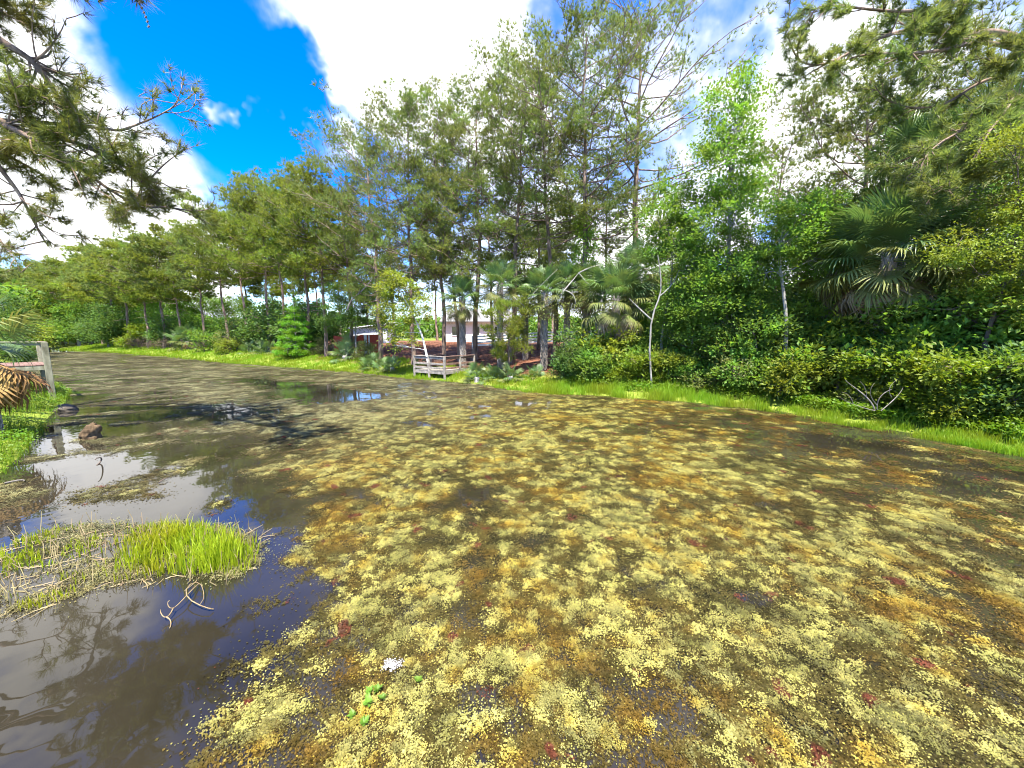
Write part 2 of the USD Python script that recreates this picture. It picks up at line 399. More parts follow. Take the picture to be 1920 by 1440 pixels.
_mul = mulch_mask(_gx, _gy, _gd, _gr)
_gra = grass_mask(_gx, _gy, _gd, _gr) * (1 - _mul)
ground = usdkit.mesh(stage, '/World/ground', (np.stack([_gx, _gy, _gz], 1), _gf), None, smooth=True)
UsdGeom.PrimvarsAPI(ground).CreatePrimvar('cover', Sdf.ValueTypeNames.Color3fArray, 'vertex').Set(Vt.Vec3fArray.FromNumpy(np.stack([_mul, _gra, 0 * _mul], 1).astype(np.float32)))
setdata(ground.GetPrim(), 'brown pine straw, leaf litter and turf on the canal banks', 'ground', kind='structure')
ground_look = usdkit.material(stage, '/World/Looks/ground_look', {
    'g': ('geometry', {}), 'a': ('attribute', dict(attribute='cover')), 'sep': ('separate_color', {}),
    'n1': ('noise_texture', dict(scale=7.0, detail=7.0, roughness=.65)), 'n2': ('noise_texture', dict(scale=.9, detail=4.0)),
    'mp': ('mapping', dict(scale=(1.0, 2.2, 1.0), rotation=(0, 0, .6))), 'n3': ('noise_texture', dict(scale=16.0, detail=4.0, roughness=.6, distortion=1.0)),
    'lit': ('rgb_ramp', dict(ramp=[(.3, (.022, .018, .011)), (.55, (.075, .058, .032)), (.72, (.13, .10, .058))])),
    'mul': ('rgb_ramp', dict(ramp=[(.3, (.060, .024, .013)), (.5, (.135, .055, .029)), (.7, (.25, .135, .08))])),
    'gra': ('rgb_ramp', dict(ramp=[(.3, (.085, .125, .014)), (.5, (.13, .17, .018)), (.7, (.19, .20, .035))])),
    'm1': ('mix', {}), 'm2': ('mix', {}), 'v': ('map_range', dict(from_min=.3, from_max=.7, to_min=.75, to_max=1.25)), 'hs': ('hsv', {}),
    'b': ('bump', dict(strength=.7, distance=.06)), 'p': ('principled_bsdf', dict(roughness=.95, specular_ior_level=.15))},
    [('g.position', 'n1.vector'), ('g.position', 'n2.vector'), ('g.position', 'mp.vector'), ('mp.vector', 'n3.vector'), ('a.color', 'sep.color'), ('n1.fac', 'lit.fac'), ('n3.fac', 'mul.fac'), ('n1.fac', 'gra.fac'),
     ('lit.color', 'm1.color1'), ('gra.color', 'm1.color2'), ('sep.g', 'm1.fac'), ('m1.color', 'm2.color1'), ('mul.color', 'm2.color2'), ('sep.r', 'm2.fac'),
     ('n2.fac', 'v.value'), ('v.result', 'hs.value'), ('m2.color', 'hs.color'), ('hs.color', 'p.base_color'), ('n1.fac', 'b.height'), ('b.normal', 'p.normal')], surface='p.BSDF')
UsdShade.MaterialBindingAPI.Apply(ground.GetPrim()).Bind(ground_look)

# the water: murky, with the brown-olive of weed hanging just under the surface
WS = WATER.buffer(0.6)
_wv, _wf = trimesh.creation.triangulate_polygon(WS, engine='earcut')
water = usdkit.mesh(stage, '/World/water', (np.column_stack([_wv, np.zeros(len(_wv))]), _wf), None)
setdata(water.GetPrim(), 'murky brown canal water with open reflecting patches', 'water', kind='structure')
water_look = usdkit.material(stage, '/World/Looks/water_look', {
    'g': ('geometry', {}), 'n1': ('noise_texture', dict(scale=.5, detail=4.0)), 'rp': ('rgb_ramp', dict(ramp=[(.35, (.011, .009, .0045)), (.65, (.026, .022, .014))])),
    'mp': ('mapping', dict(scale=(1.0, 1.0, 1.0), rotation=(0, 0, .6))), 'n2': ('noise_texture', dict(scale=2.2, detail=2.0)), 'n3': ('noise_texture', dict(scale=.35, detail=1.0)),
    'bs': ('map_range', dict(from_min=.35, from_max=.65, to_min=.0, to_max=.10)), 'b': ('bump', dict(distance=.05)),
    'p': ('principled_bsdf', dict(roughness=.015, ior=1.33, specular_ior_level=.95))},
    [('g.position', 'n1.vector'), ('n1.fac', 'rp.fac'), ('rp.color', 'p.base_color'), ('g.position', 'mp.vector'), ('mp.vector', 'n2.vector'), ('g.position', 'n3.vector'), ('n3.fac', 'bs.value'), ('bs.result', 'b.strength'),
     ('n2.fac', 'b.height'), ('b.normal', 'p.normal')], surface='p.BSDF')
UsdShade.MaterialBindingAPI.Apply(water.GetPrim()).Bind(water_look)

# ------------------------------------------------------------------ floating weed
OPEN = shapely.Polygon([gnd(*p)[:2] for p in [(150, 735), (262, 795), (330, 845), (395, 885), (420, 905), (455, 945), (520, 975), (560, 1010), (585, 1055), (520, 1130), (505, 1180), (490, 1230), (520, 1275), (470, 1340), (540, 1385), (545, 1445)]] + [[-1.2, 1.2], [-6, 0], [-9, 3.5], gnd(60, 930)[:2].tolist(), gnd(110, 800)[:2].tolist(), gnd(130, 765)[:2].tolist()]).buffer(0)
SPARSE = shapely.Polygon([gnd(*p)[:2] for p in [(135, 736), (300, 738), (430, 785), (540, 850), (590, 905), (520, 935), (420, 905), (330, 845), (262, 795), (150, 745)]])
shapely.prepare(SPARSE)
HOLE = shapely.Polygon([gnd(*p)[:2] for p in [(460, 712), (560, 716), (700, 742), (640, 752), (520, 745)]])
shapely.prepare(OPEN)
shapely.prepare(HOLE)


def weed_cover(x, y):
    p = shapely.points(x, y)
    do = np.where(shapely.contains(OPEN, p), -1, 1) * shapely.distance(OPEN.exterior, p)
    dh = np.where(shapely.contains(HOLE, p), -1, 1) * shapely.distance(HOLE.exterior, p)
    r = np.hypot(x, y)
    P = np.stack([x, y, 0 * x], -1)
    big, mid, fine = fbm(P * .33, 3, 21), fbm(P * 1.1, 3, 22), fbm(P * 3.2, 2, 23)
    fine2 = fbm(P * 8.0, 2, 24)
    c = .60 + (big - .5) * .75 + (mid - .5) * .8 + (fine - .5) * 1.3 + (fine2 - .5) * 1.2
    ratio = x / np.maximum(y, .3)
    c -= .34 * sm(.5, 1.0, ratio) * sm(6.0, 8.5, r)            # thinner towards the shaded bank at right
    c -= .22 * sm(.2, .6, ratio) * sm(9.5, 12.5, r)
    c -= .16 * sm(8, 18, r) + .05 * sm(8, 16, r) * sm(.25, .6, -ratio) + .12 * sm(.8, 1.0, -ratio)
    c = c * sm(-.35, .9, do + (mid - .5) * 1.6 + (fine - .5) * .5) * sm(-.2, 1.2, dh + (mid - .5) * 1.5)
    ds = np.where(shapely.contains(SPARSE, p), -1, 1) * shapely.distance(SPARSE.exterior, p)
    c = c - .42 * (1 - sm(-.6, 1.0, ds + (mid - .5) * 2.5))
    # a thin scum is left floating at the upper left
    scum = (r > 8.5) * (ratio < -.9) * sm(.54, .68, mid) * .40
    return np.maximum(c, scum) * shapely.contains(WATER, p)


def weed_mat(seed, n, size, rad, lift, k=11):
    rng = np.random.default_rng(seed)
    cen = np.cumsum(rng.normal(size=(k, 2)) * rad * .34, 0)
    cen -= cen.mean(0)
    sig = rng.uniform(.06, .26, k) * rad
    which = rng.integers(0, k, n)
    xy = cen[which] + rng.normal(size=(n, 2)) * sig[which, None] * [1.0, 1.0]
    stray = rng.random(n) < .22
    xy[stray] = rng.normal(size=(int(stray.sum()), 2)) * rad * .85
    dome = np.exp(-((xy - cen[which]) ** 2).sum(1) / (2 * sig[which] ** 2))
    z = lift * (.15 + dome * rng.uniform(.2, 1.0, n))
    P = np.column_stack([xy, z])
    D = norm(np.column_stack([rng.normal(size=(n, 2)), rng.uniform(-.1, .75, n)]))
    L = size * rng.uniform(.5, 1.3, (n, 1))
    s = norm(np.cross(D, [0, 0, 1.0]))
    up = np.cross(s, D)
    w = L * rng.uniform(.35, .6, (n, 1))
    v = np.stack([P, P + D * L * .55 + s * w + up * w * .25, P + D * L, P + D * L * .5 - s * w + up * w * .25], 1).reshape(-1, 3)
    i = np.arange(n)[:, None] * 4
    return v, np.vstack([i + [0, 1, 2], i + [0, 2, 3]])


def weed_look(name, stops, red, gain, gloss=.35, trans=.2, grey=(.42, .41, .22)):  # grey: sky sheen painted into the weed colour towards the far left
    n = {'g': ('geometry', {}), 'na': ('noise_texture', dict(scale=.45, detail=4.0, roughness=.6)), 'nb': ('noise_texture', dict(scale=3.0, detail=3.0, roughness=.6)), 'mixn': ('math', dict(math_type='multiply_add', value2=.55)),
         'nbh': ('math', dict(math_type='multiply', value2=.45)), 'rp': ('rgb_ramp', dict(ramp=stops)), 'nr': ('noise_texture', dict(scale=2.6, detail=1.5)), 'rf': ('map_range', dict(range_type='smoothstep', from_min=red, from_max=red + .03, to_min=0, to_max=.9, clamp=True)),
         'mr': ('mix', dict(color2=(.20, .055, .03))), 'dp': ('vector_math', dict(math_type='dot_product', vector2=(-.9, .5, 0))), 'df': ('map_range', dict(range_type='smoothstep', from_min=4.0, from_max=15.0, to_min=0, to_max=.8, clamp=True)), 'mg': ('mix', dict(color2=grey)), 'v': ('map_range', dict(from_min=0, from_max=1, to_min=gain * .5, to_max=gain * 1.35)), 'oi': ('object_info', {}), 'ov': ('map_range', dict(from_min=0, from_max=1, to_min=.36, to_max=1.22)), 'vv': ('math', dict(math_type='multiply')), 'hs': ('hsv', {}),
         'p': ('principled_bsdf', dict(roughness=.6, specular_ior_level=gloss)), 't': ('translucent_bsdf', {}), 'mx': ('mix_closure', dict(fac=trans))}
    L = [('g.position', 'na.vector'), ('g.position', 'nb.vector'), ('g.position', 'nr.vector'), ('nb.fac', 'nbh.value1'), ('na.fac', 'mixn.value1'), ('nbh.value', 'mixn.value3'), ('mixn.value', 'rp.fac'), ('nr.fac', 'rf.value'),
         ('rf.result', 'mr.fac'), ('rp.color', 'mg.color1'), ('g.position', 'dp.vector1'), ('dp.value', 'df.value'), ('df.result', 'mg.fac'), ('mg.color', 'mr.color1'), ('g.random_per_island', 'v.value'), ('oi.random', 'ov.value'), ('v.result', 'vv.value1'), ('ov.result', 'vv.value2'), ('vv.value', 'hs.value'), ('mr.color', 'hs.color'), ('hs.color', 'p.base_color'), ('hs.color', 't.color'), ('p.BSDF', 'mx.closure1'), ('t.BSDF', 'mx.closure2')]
    return usdkit.material(stage, '/World/Looks/' + name, n, L, surface='mx.closure')


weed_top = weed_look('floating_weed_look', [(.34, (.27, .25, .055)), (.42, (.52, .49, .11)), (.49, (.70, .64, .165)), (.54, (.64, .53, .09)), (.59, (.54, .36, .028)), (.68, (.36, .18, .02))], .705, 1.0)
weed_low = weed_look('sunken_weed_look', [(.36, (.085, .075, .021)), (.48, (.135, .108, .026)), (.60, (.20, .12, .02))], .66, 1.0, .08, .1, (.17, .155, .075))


def instancer(path, protos, where, scale, rot, label, cat, mat, zoff):
    pi = UsdGeom.PointInstancer.Define(stage, path)
    for k, m in enumerate(protos):
        usdkit.mesh(stage, f'{path}/mat_{k:03d}' if k else f'{path}/mat', m, mat)
    pi.CreatePrototypesRel().SetTargets([Sdf.Path(f'{path}/mat_{k:03d}' if k else f'{path}/mat') for k in range(len(protos))])
    n = len(where)
    rng = np.random.default_rng(77)
    pi.CreateProtoIndicesAttr(Vt.IntArray.FromNumpy(rng.integers(0, len(protos), n).astype(np.int32)))
    pi.CreatePositionsAttr(Vt.Vec3fArray.FromNumpy(np.column_stack([where, np.full(n, zoff)]).astype(np.float32)))
    pi.CreateScalesAttr(Vt.Vec3fArray.FromNumpy(np.column_stack([scale, scale, np.clip(2.2 - scale, .8, 1.2)]).astype(np.float32)))
    pi.CreateOrientationsAttr(Vt.QuathArray([Gf.Quath(float(math.cos(a / 2)), 0, 0, float(math.sin(a / 2))) for a in rot]))
    setdata(pi.GetPrim(), label, cat, kind='stuff')


def scatter(rng, r0, r1, density, cover_fn, a0=-62, a1=62):
    """Random points between two distances in the fan that the photograph could see, kept with the probability of the cover."""
    th0, th1 = math.radians(a0), math.radians(a1)
    n = int(density * (th1 - th0) / 2 * (r1 * r1 - r0 * r0))
    r, th = np.sqrt(rng.uniform(r0 * r0, r1 * r1, n)), rng.uniform(th0, th1, n)
    x, y = r * np.sin(th), r * np.cos(th)
    keep = rng.random(n) < cover_fn(x, y)
    return np.column_stack([x, y])[keep], r[keep]


_rng = np.random.default_rng(3)
_rings = [(1.4, 8, 115, 1.0), (8, 13, 58, 1.4), (13, 21, 28, 2.0), (21, 36, 10.5, 3.2), (36, 64, 3.6, 5.5), (64, 112, 1.3, 9.0)]
W_xy, W_s = [], []
for r0, r1, dens, sc in _rings:
    p, r = scatter(_rng, r0, r1, dens, lambda x, y: np.clip((weed_cover(x, y) - .26) * 1.6, 0, 1), -66, 66)
    W_xy.append(p)
    W_s.append(np.full(len(p), sc) * _rng.uniform(.45, 1.3, len(p)))
W_xy, W_s = np.vstack(W_xy), np.concatenate(W_s)
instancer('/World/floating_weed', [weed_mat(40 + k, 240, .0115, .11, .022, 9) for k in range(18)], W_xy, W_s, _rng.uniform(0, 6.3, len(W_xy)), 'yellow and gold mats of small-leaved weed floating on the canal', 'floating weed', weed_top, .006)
S_xy, S_s = [], []
for r0, r1, dens, sc in _rings:
    p, r = scatter(_rng, r0, r1, dens * 1.1, lambda x, y: np.clip((weed_cover(x, y) - .04) * 1.5, 0, 1), -66, 66)
    S_xy.append(p)
    S_s.append(np.full(len(p), sc * 1.1) * _rng.uniform(.7, 1.2, len(p)))
S_xy, S_s = np.vstack(S_xy), np.concatenate(S_s)
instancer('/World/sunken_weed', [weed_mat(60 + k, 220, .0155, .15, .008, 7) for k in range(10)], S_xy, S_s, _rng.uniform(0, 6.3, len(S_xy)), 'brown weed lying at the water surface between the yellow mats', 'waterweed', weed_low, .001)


# ------------------------------------------------------------------ grass and herbs
def blades(P, h, w, rng, lean=.35, wind=(0.1, 0.0)):
    n = len(P)
    h = np.asarray(h).reshape(-1, 1) * rng.uniform(.55, 1.2, (n, 1))
    a = rng.uniform(0, 2 * np.pi, n)
    out = np.column_stack([np.cos(a), np.sin(a), np.zeros(n)])
    l = rng.uniform(0.0, lean, (n, 1))
    side = np.column_stack([-np.sin(a), np.cos(a), np.zeros(n)])
    b = rng.uniform(0, 2 * np.pi, n)
    side = np.column_stack([np.cos(b), np.sin(b), np.zeros(n)]) * np.asarray(w).reshape(-1, 1) * .5
    mid = P + out * h * l * .35 + [0, 0, 1.0] * h * .58
    tip = P + out * h * l * 1.1 + [0, 0, 1.0] * h * (1 - l * .35)
    v = np.stack([P - side, P + side, mid - side * .8, mid + side * .8, tip], 1).reshape(-1, 3)
    i = np.arange(n)[:, None] * 5
    return v, np.vstack([i + [0, 1, 3], i + [0, 3, 2], i + [2, 3, 4]])


def on_ground(xy, dz=0.0):
    return np.column_stack([xy, np.maximum(banks(xy[:, 0], xy[:, 1])[0], -.03) + dz])


def along_right(rng, px0, px1, n, d0, d1):
    """Points beside the right-hand waterline between two picture columns, d0 to d1 metres inland (negative: in the water)."""
    s0, s1 = (shapely.line_locate_point(R_LS, shapely.Point(*gnd(px, np.interp(px, [p[0] for p in R_PX[::-1]], [p[1] for p in R_PX[::-1]]))[:2])) for px in (px0, px1))
    s = rng.uniform(min(s0, s1), max(s0, s1), n)
    a, b = (shapely.get_coordinates(shapely.line_interpolate_point(R_LS, q)) for q in (s, s + .05))
    t = norm(b - a)
    nrm = np.column_stack([t[:, 1], -t[:, 0]])
    nrm *= np.where((nrm * [1, .9]).sum(1) < 0, -1, 1)[:, None]
    return a + nrm * (rng.uniform(d0, d1, n) + .9 * (fbm(np.column_stack([s * .42, 0 * s, 0 * s]), 3, 83) - .5))[:, None]


g = MB()
rg = np.random.default_rng(11)
for px0, px1, n, d0, d1, h, w in [(1925, 1440, 11000, -.3, .75, .20, .014), (1440, 1250, 5000, -.2, .9, .30, .016), (1250, 1010, 8000, -.3, 1.3, .34, .02), (1010, 700, 12000, -.4, 2.2, .20, .028), (900, 640, 2600, .6, 2.6, .42, .03),
                                  (700, 420, 16000, -.5, 4.5, .24, .05), (420, 115, 20000, -.7, 7.0, .26, .10), (1925, 1440, 900, .6, 1.6, .45, .018), (1300, 1030, 1200, .6, 1.8, .42, .02)]:
    xy = along_right(rg, px0, px1, n, d0, d1)
    tuft = fbm(np.column_stack([xy * 1.6, 0 * xy[:, 0]]), 3, 31)
    keep = rg.random(n) < np.clip((tuft - .34) * 3.2, .04, 1)
    xy, tuft = xy[keep], tuft[keep]
    g.add(*blades(on_ground(xy), h * (.55 + tuft), w * np.ones(len(xy)), rg))
whole('bank_grass', g.get(), M['grass'], 'bright yellow-green grass fringing the far waterline', 'grass', kind='stuff')

# short turf on the lawn beside the far deck
xy = along_right(rg, 1060, 640, 16000, .3, 4.2)
zz, dd, rr = banks(xy[:, 0], xy[:, 1])
keep = rg.random(len(xy)) < grass_mask(xy[:, 0], xy[:, 1], dd, rr)
whole('lawn_turf', MB().add(*blades(on_ground(xy[keep]), .07 * np.ones(keep.sum()), .03 * np.ones(keep.sum()), rg, .8)).get(), leaf_look('turf_blade', (.26, .28, .035), (.4, .42, .03), trans=.35), 'short yellowish turf between the far deck and the shrubs', 'turf', kind='stuff')

# the near bank at left: low herbs and grass
xy = np.column_stack([rg.uniform(-27, -7, 90000), rg.uniform(1, 21, 90000)])
zz, dd, rr = banks(xy[:, 0], xy[:, 1])
keep = (~rr) & (dd > .02) & (dd < 4.5) & (xy[:, 0] / xy[:, 1] > -1.75)
keep &= rg.random(len(xy)) < np.clip((fbm(np.column_stack([xy * .9, 0 * dd]), 3, 41) - .2) * 3, .15, 1)
xy, zz = xy[keep], zz[keep]
n1 = len(xy) // 2
h = MB()
hh = .18 + .44 * fbm(np.column_stack([xy * .8, 0 * zz]), 3, 44)
P = np.column_stack([xy, zz + hh * rg.uniform(.25, 1.0, len(xy))])
D = norm(np.column_stack([rg.normal(size=(len(xy), 2)), rg.uniform(-.1, .6, len(xy))]))
h.add(*leaves(P, D, .055, .05, rg))
P2 = P + rg.normal(size=P.shape) * [.05, .05, .03]
h.add(*leaves(P2, norm(D + rg.normal(size=D.shape) * .5), .05, .045, rg))
whole('bank_herbs', h.get(), M['herb'], 'low bright green herbs covering the near bank at the canal edge', 'herbs', kind='stuff')
whole('near_bank_grass', MB().add(*blades(on_ground(xy[:n1]), 0.42 * np.ones(n1), .012 * np.ones(n1), rg, .6)).get(), M['grass'], 'grass blades among the herbs on the near bank', 'grass', kind='stuff')

# rushes standing in the water in front
MARSH = shapely.Polygon([gnd(*p)[:2] for p in [(-60, 1120), (-40, 1040), (30, 1010), (150, 985), (300, 985), (430, 990), (485, 1020), (480, 1070), (430, 1085), (330, 1078), (250, 1090), (180, 1100), (110, 1130), (40, 1150)]])
DENSE = shapely.Polygon([gnd(*p)[:2] for p in [(285, 1062), (270, 1035), (330, 1018), (400, 1018), (445, 1032), (440, 1068), (380, 1082)]])
x0, y0, x1, y1 = MARSH.bounds
xy = np.column_stack([rg.uniform(x0, x1, 14000), rg.uniform(y0, y1, 14000)])
pts = shapely.points(xy)
ins, den = shapely.contains(MARSH, pts), shapely.contains(DENSE, pts)
dd = shapely.distance(DENSE, pts)
tuft = fbm(np.column_stack([xy * 2.6, 0 * dd]), 3, 52)
keep = ins & (rg.random(len(xy)) < np.where(den, np.clip(-.15 + tuft * 1.05, 0, 1), np.maximum(np.clip((tuft - .47) * 2.6, .008, .45), .75 * np.exp(-dd / .13))))
xy, den, dd = xy[keep], den[keep], dd[keep]
hgt = np.where(den, .36, .10 + .22 * np.exp(-dd / .3)) * (.55 + .9 * tuft[keep])
whole('marsh_grass', MB().add(*blades(np.column_stack([xy, np.full(len(xy), -.02)]), hgt, .012 * np.ones(len(xy)), rg, .38)).get(), leaf_look('marsh_blade', (.30, .37, .012), (.50, .56, .012), trans=.4, vary=.3, patch=1.5), 'bright green grass standing in the shallow water in front', 'grass', kind='stuff')
# pale dry stems lying and poking up round it
k = 420
xy = np.column_stack([rg.uniform(x0, x1, k * 3), rg.uniform(y0, y1, k * 3)])
xy = xy[shapely.contains(MARSH.buffer(.12), shapely.points(xy))][:k]
st = MB()
for q in xy:
    a = rg.uniform(0, 6.3)
    up = rg.random() < .45
    L_ = rg.uniform(.08, .3)
    d = np.array([math.cos(a) * (.25 if up else 1), math.sin(a) * (.25 if up else 1), 1.0 if up else .06])
    m = np.array([*q, .004]) + d * L_ * .5 + rg.normal(size=3) * [.02, .02, 0]
    st.add(*tube([[*q, .0 if not up else -.03], m, np.array([*q, .004]) + d * L_], [.005, .0045, .003], 4))
whole('dry_stems', st.get(), M['straw'], 'pale dry stems lying in the water among the marsh grass', 'dry stems', kind='stuff')
# drifted scum of the same weed among the stems
p = np.column_stack([rg.uniform(x0, x1, 700), rg.uniform(y0, y1, 700)])
p = p[shapely.contains(MARSH, shapely.points(p)) & (rg.random(700) < np.clip((fbm(np.column_stack([p * 1.7, 0 * p[:, :1]]), 3, 57) - .42) * 4, 0, .8))]
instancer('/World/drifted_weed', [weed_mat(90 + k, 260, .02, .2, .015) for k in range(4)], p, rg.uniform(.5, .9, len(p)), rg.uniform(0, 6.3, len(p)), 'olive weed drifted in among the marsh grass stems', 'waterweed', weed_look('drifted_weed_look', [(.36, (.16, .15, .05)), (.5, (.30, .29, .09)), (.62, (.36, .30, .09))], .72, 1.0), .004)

# pine straw and twigs fallen on the bare slope
xy = along_right(rg, 1130, 560, 9000, 2.8, 15)
zz, dd, rr = banks(xy[:, 0], xy[:, 1])
keep = rg.random(len(xy)) < mulch_mask(xy[:, 0], xy[:, 1], dd, rr)
xy, zz = xy[keep], zz[keep]
a = rg.uniform(0, 6.3, len(xy))
D = norm(np.column_stack([np.cos(a), np.sin(a), rg.uniform(.0, .25, len(xy))]))
whole('fallen_straw', MB().add(*leaves(np.column_stack([xy, zz + .02]), D, .28, .05, rg)).get(), M['needle_fall'], 'red-brown fallen pine straw on the shaded slope', 'pine straw', kind='stuff')

# leafy weeds between the bank grass and the shrubs on the right
xy = np.vstack([along_right(rg, 1930, 1440, 9000, .75, 2.4), along_right(rg, 1440, 1040, 5000, .9, 2.2)])
hh = .15 + .5 * fbm(np.column_stack([xy * .9, 0 * xy[:, 0]]), 3, 71)
P = on_ground(xy) + np.column_stack([0 * hh, 0 * hh, hh * rg.uniform(.2, 1.0, len(xy))])
whole('bank_weeds', leaves(P, norm(np.column_stack([rg.normal(size=(len(xy), 2)), rg.uniform(-.2, .5, len(xy))])), .10, .07, rg), M['herb'], 'leafy green weeds between the bank grass and the right-hand shrubs', 'weeds', kind='stuff')


# ------------------------------------------------------------------ plant builders
def pine_mesh(seed, H, cb, R, r0, nl=34, lean=(0, 0), clump=.56, tufts=9, k=9, nlen=.26, nw=.036, top_round=.55, dead=5, vine=None, flare=1.35):
    """Trunk with limbs, and crown of needle tufts, of a pine standing at the origin."""
    rng = np.random.default_rng(seed)
    zs = np.linspace(-.3, H, 14)
    w = np.cumsum(rng.normal(size=(14, 2)) * .012 * H, 0) * .35
    w -= w[0]
    axis = np.column_stack([w + np.outer(np.linspace(0, 1, 14) ** 1.3, np.asarray(lean, float)), zs])
    rad = r0 * (1 - np.linspace(0, 1, 14) * .86)
    rad[0] *= flare
    tr = MB().add(*tube(axis, rad, 9))

    def at(z):
        return np.array([np.interp(z, zs, axis[:, 0]), np.interp(z, zs, axis[:, 1]), z])
    P, D = [], []
    az = rng.uniform(0, 6.3)
    for i in range(nl):
        t = (i + rng.uniform(0, .9)) / nl
        z = cb + (H - cb) * t * .985
        az += 2.4 + rng.normal() * .35
        prof = math.sqrt(max(.05, 1 - ((t - .45) / .60) ** 2))
        L = R * max(.18, prof) * rng.uniform(.55, 1.15)
        rise = np.interp(t, [0, .35, .75, 1], [-.12, .14, .42, .55]) + rng.normal() * .12
        d = np.array([math.cos(az), math.sin(az), rise])
        b = at(z)
        p1 = b + d * L * .4 + rng.normal(size=3) * .05 * L
        p2 = b + d * L * .78 + np.array([0, 0, .10 * L]) + rng.normal(size=3) * .08 * L
        p3 = b + d * L * [.95, .95, .95] + np.array([0, 0, .26 * L]) + rng.normal(size=3) * .08 * L
        line = smooth_line([b, p1, p2, p3], 7)
        lr = max(.012, r0 * .30 * (1 - .6 * t)) * min(1.0, L / R + .25)
        tr.add(*tube(line, np.linspace(lr, .008, 7), 5, cap=False))
        ns = int(rng.integers(4, 8))
        ends = [(line[-1], norm(line[-1] - line[-3]))]
        for s in range(ns):
            u = rng.uniform(.28, .95) * 6
            q = line[int(u)] + (line[min(6, int(u) + 1)] - line[int(u)]) * (u - int(u))
            side = norm(np.cross(d, [0, 0, 1.0])) * rng.choice([-1, 1])
            dd = norm(d * rng.uniform(.3, .8) + side * rng.uniform(.4, 1.0) + np.array([0, 0, rng.uniform(.0, .6)]))
            sl = L * rng.uniform(.18, .42)
            e = q + dd * sl + np.array([0, 0, .12 * sl])
            tr.add(*tube([q, q + dd * sl * .55, e], [lr * .4 + .004, lr * .3 + .004, .006], 4, cap=False))
            ends.append((e, norm(e - q)))
            if rng.random() < .5:
                ends.append((q + dd * sl * .55, norm(e - q)))
        for e, dd in ends:
            nt = int(tufts * rng.uniform(.6, 1.4))
            off = rand_dirs(rng, nt) * clump * rng.uniform(.2, 1.0, (nt, 1)) ** .6 * [1, 1, .55]
            P.append(e + off)
            D.append(norm(off / clump + dd * .5 + [0, 0, .55]))
    for i in range(dead):
        z = cb * rng.uniform(.55, .98)
        a = rng.uniform(0, 6.3)
        L = R * rng.uniform(.15, .5)
        b = at(z)
        d = np.array([math.cos(a), math.sin(a), rng.uniform(-.25, .2)])
        tr.add(*tube(smooth_line([b, b + d * L * .5, b + d * L + [0, 0, -.1 * L]], 5), np.linspace(r0 * .16, .008, 5), 4, cap=False))
    P, D = np.vstack(P), np.vstack(D)
    crown = MB().add(*needles(P, D, k, nlen, nw, rng, 1.0)).get()
    vm = None
    if vine:
        z0, z1, vr, nv = vine
        z = rng.uniform(z0, z1, nv)
        c = np.column_stack([np.interp(z, zs, axis[:, 0]), np.interp(z, zs, axis[:, 1]), z])
        a = rng.uniform(0, 6.3, nv)
        lump = .4 + 1.2 * fbm(np.column_stack([np.cos(a) * 1.2, np.sin(a) * 1.2, z * .9]), 3, seed)
        c += np.column_stack([np.cos(a), np.sin(a), 0 * a]) * (vr * lump * rng.uniform(.25, 1, nv))[:, None]
        vm = leaves(c, norm(rand_dirs(rng, nv) + [0, 0, -.4]), .16, .12, rng)
    return tr.get(), crown, vm


def bank_y(px, inland):
    """Depth of a point the given metres inland of the right waterline, seen at column px."""
    py = np.interp(px, [p[0] for p in R_PX[::-1]], [p[1] for p in R_PX[::-1]])
    d = ray(px, 640)[:2]
    for k in np.arange(0, 60, .25):
        q = gnd(px, py)[:2] + d * k
        if not shapely.contains(WATER, shapely.Point(q)) and shapely.distance(R_LS, shapely.Point(q)) >= inland:
            break
    return float(q[1])




def ploc(px, y, dz=-.05):
    q = atd(px, 660, y)
    return (q[0], q[1], ground_z(q[0], q[1]) + dz)


def put_pine(px, y, top, label, seed, cbf=.45, R=4.0, r0=None, group=None, base_px=None, look='pine', **kw):
    """A pine whose trunk passes the photograph's column px at depth y, topping out at row top."""
    q = atd(px, 660, y)
    z = ground_z(q[0], q[1])
    H = atd(px, top, y)[2] - z - .22 * R
    t, c, v = pine_mesh(seed, H, H * cbf, R, r0 or .0115 * H + .02, **kw)
    o = thing('pine_tree', label, 'pine tree', (q[0], q[1], z - .05), 0, 1, group)
    part(o, 'trunk', t, M['bark'], smooth=True)
    part(o, 'crown', c, M[look])
    if v is not None:
        part(o, 'vine', v, M['mid'], label='leafy vine wrapping the trunk')
    return o


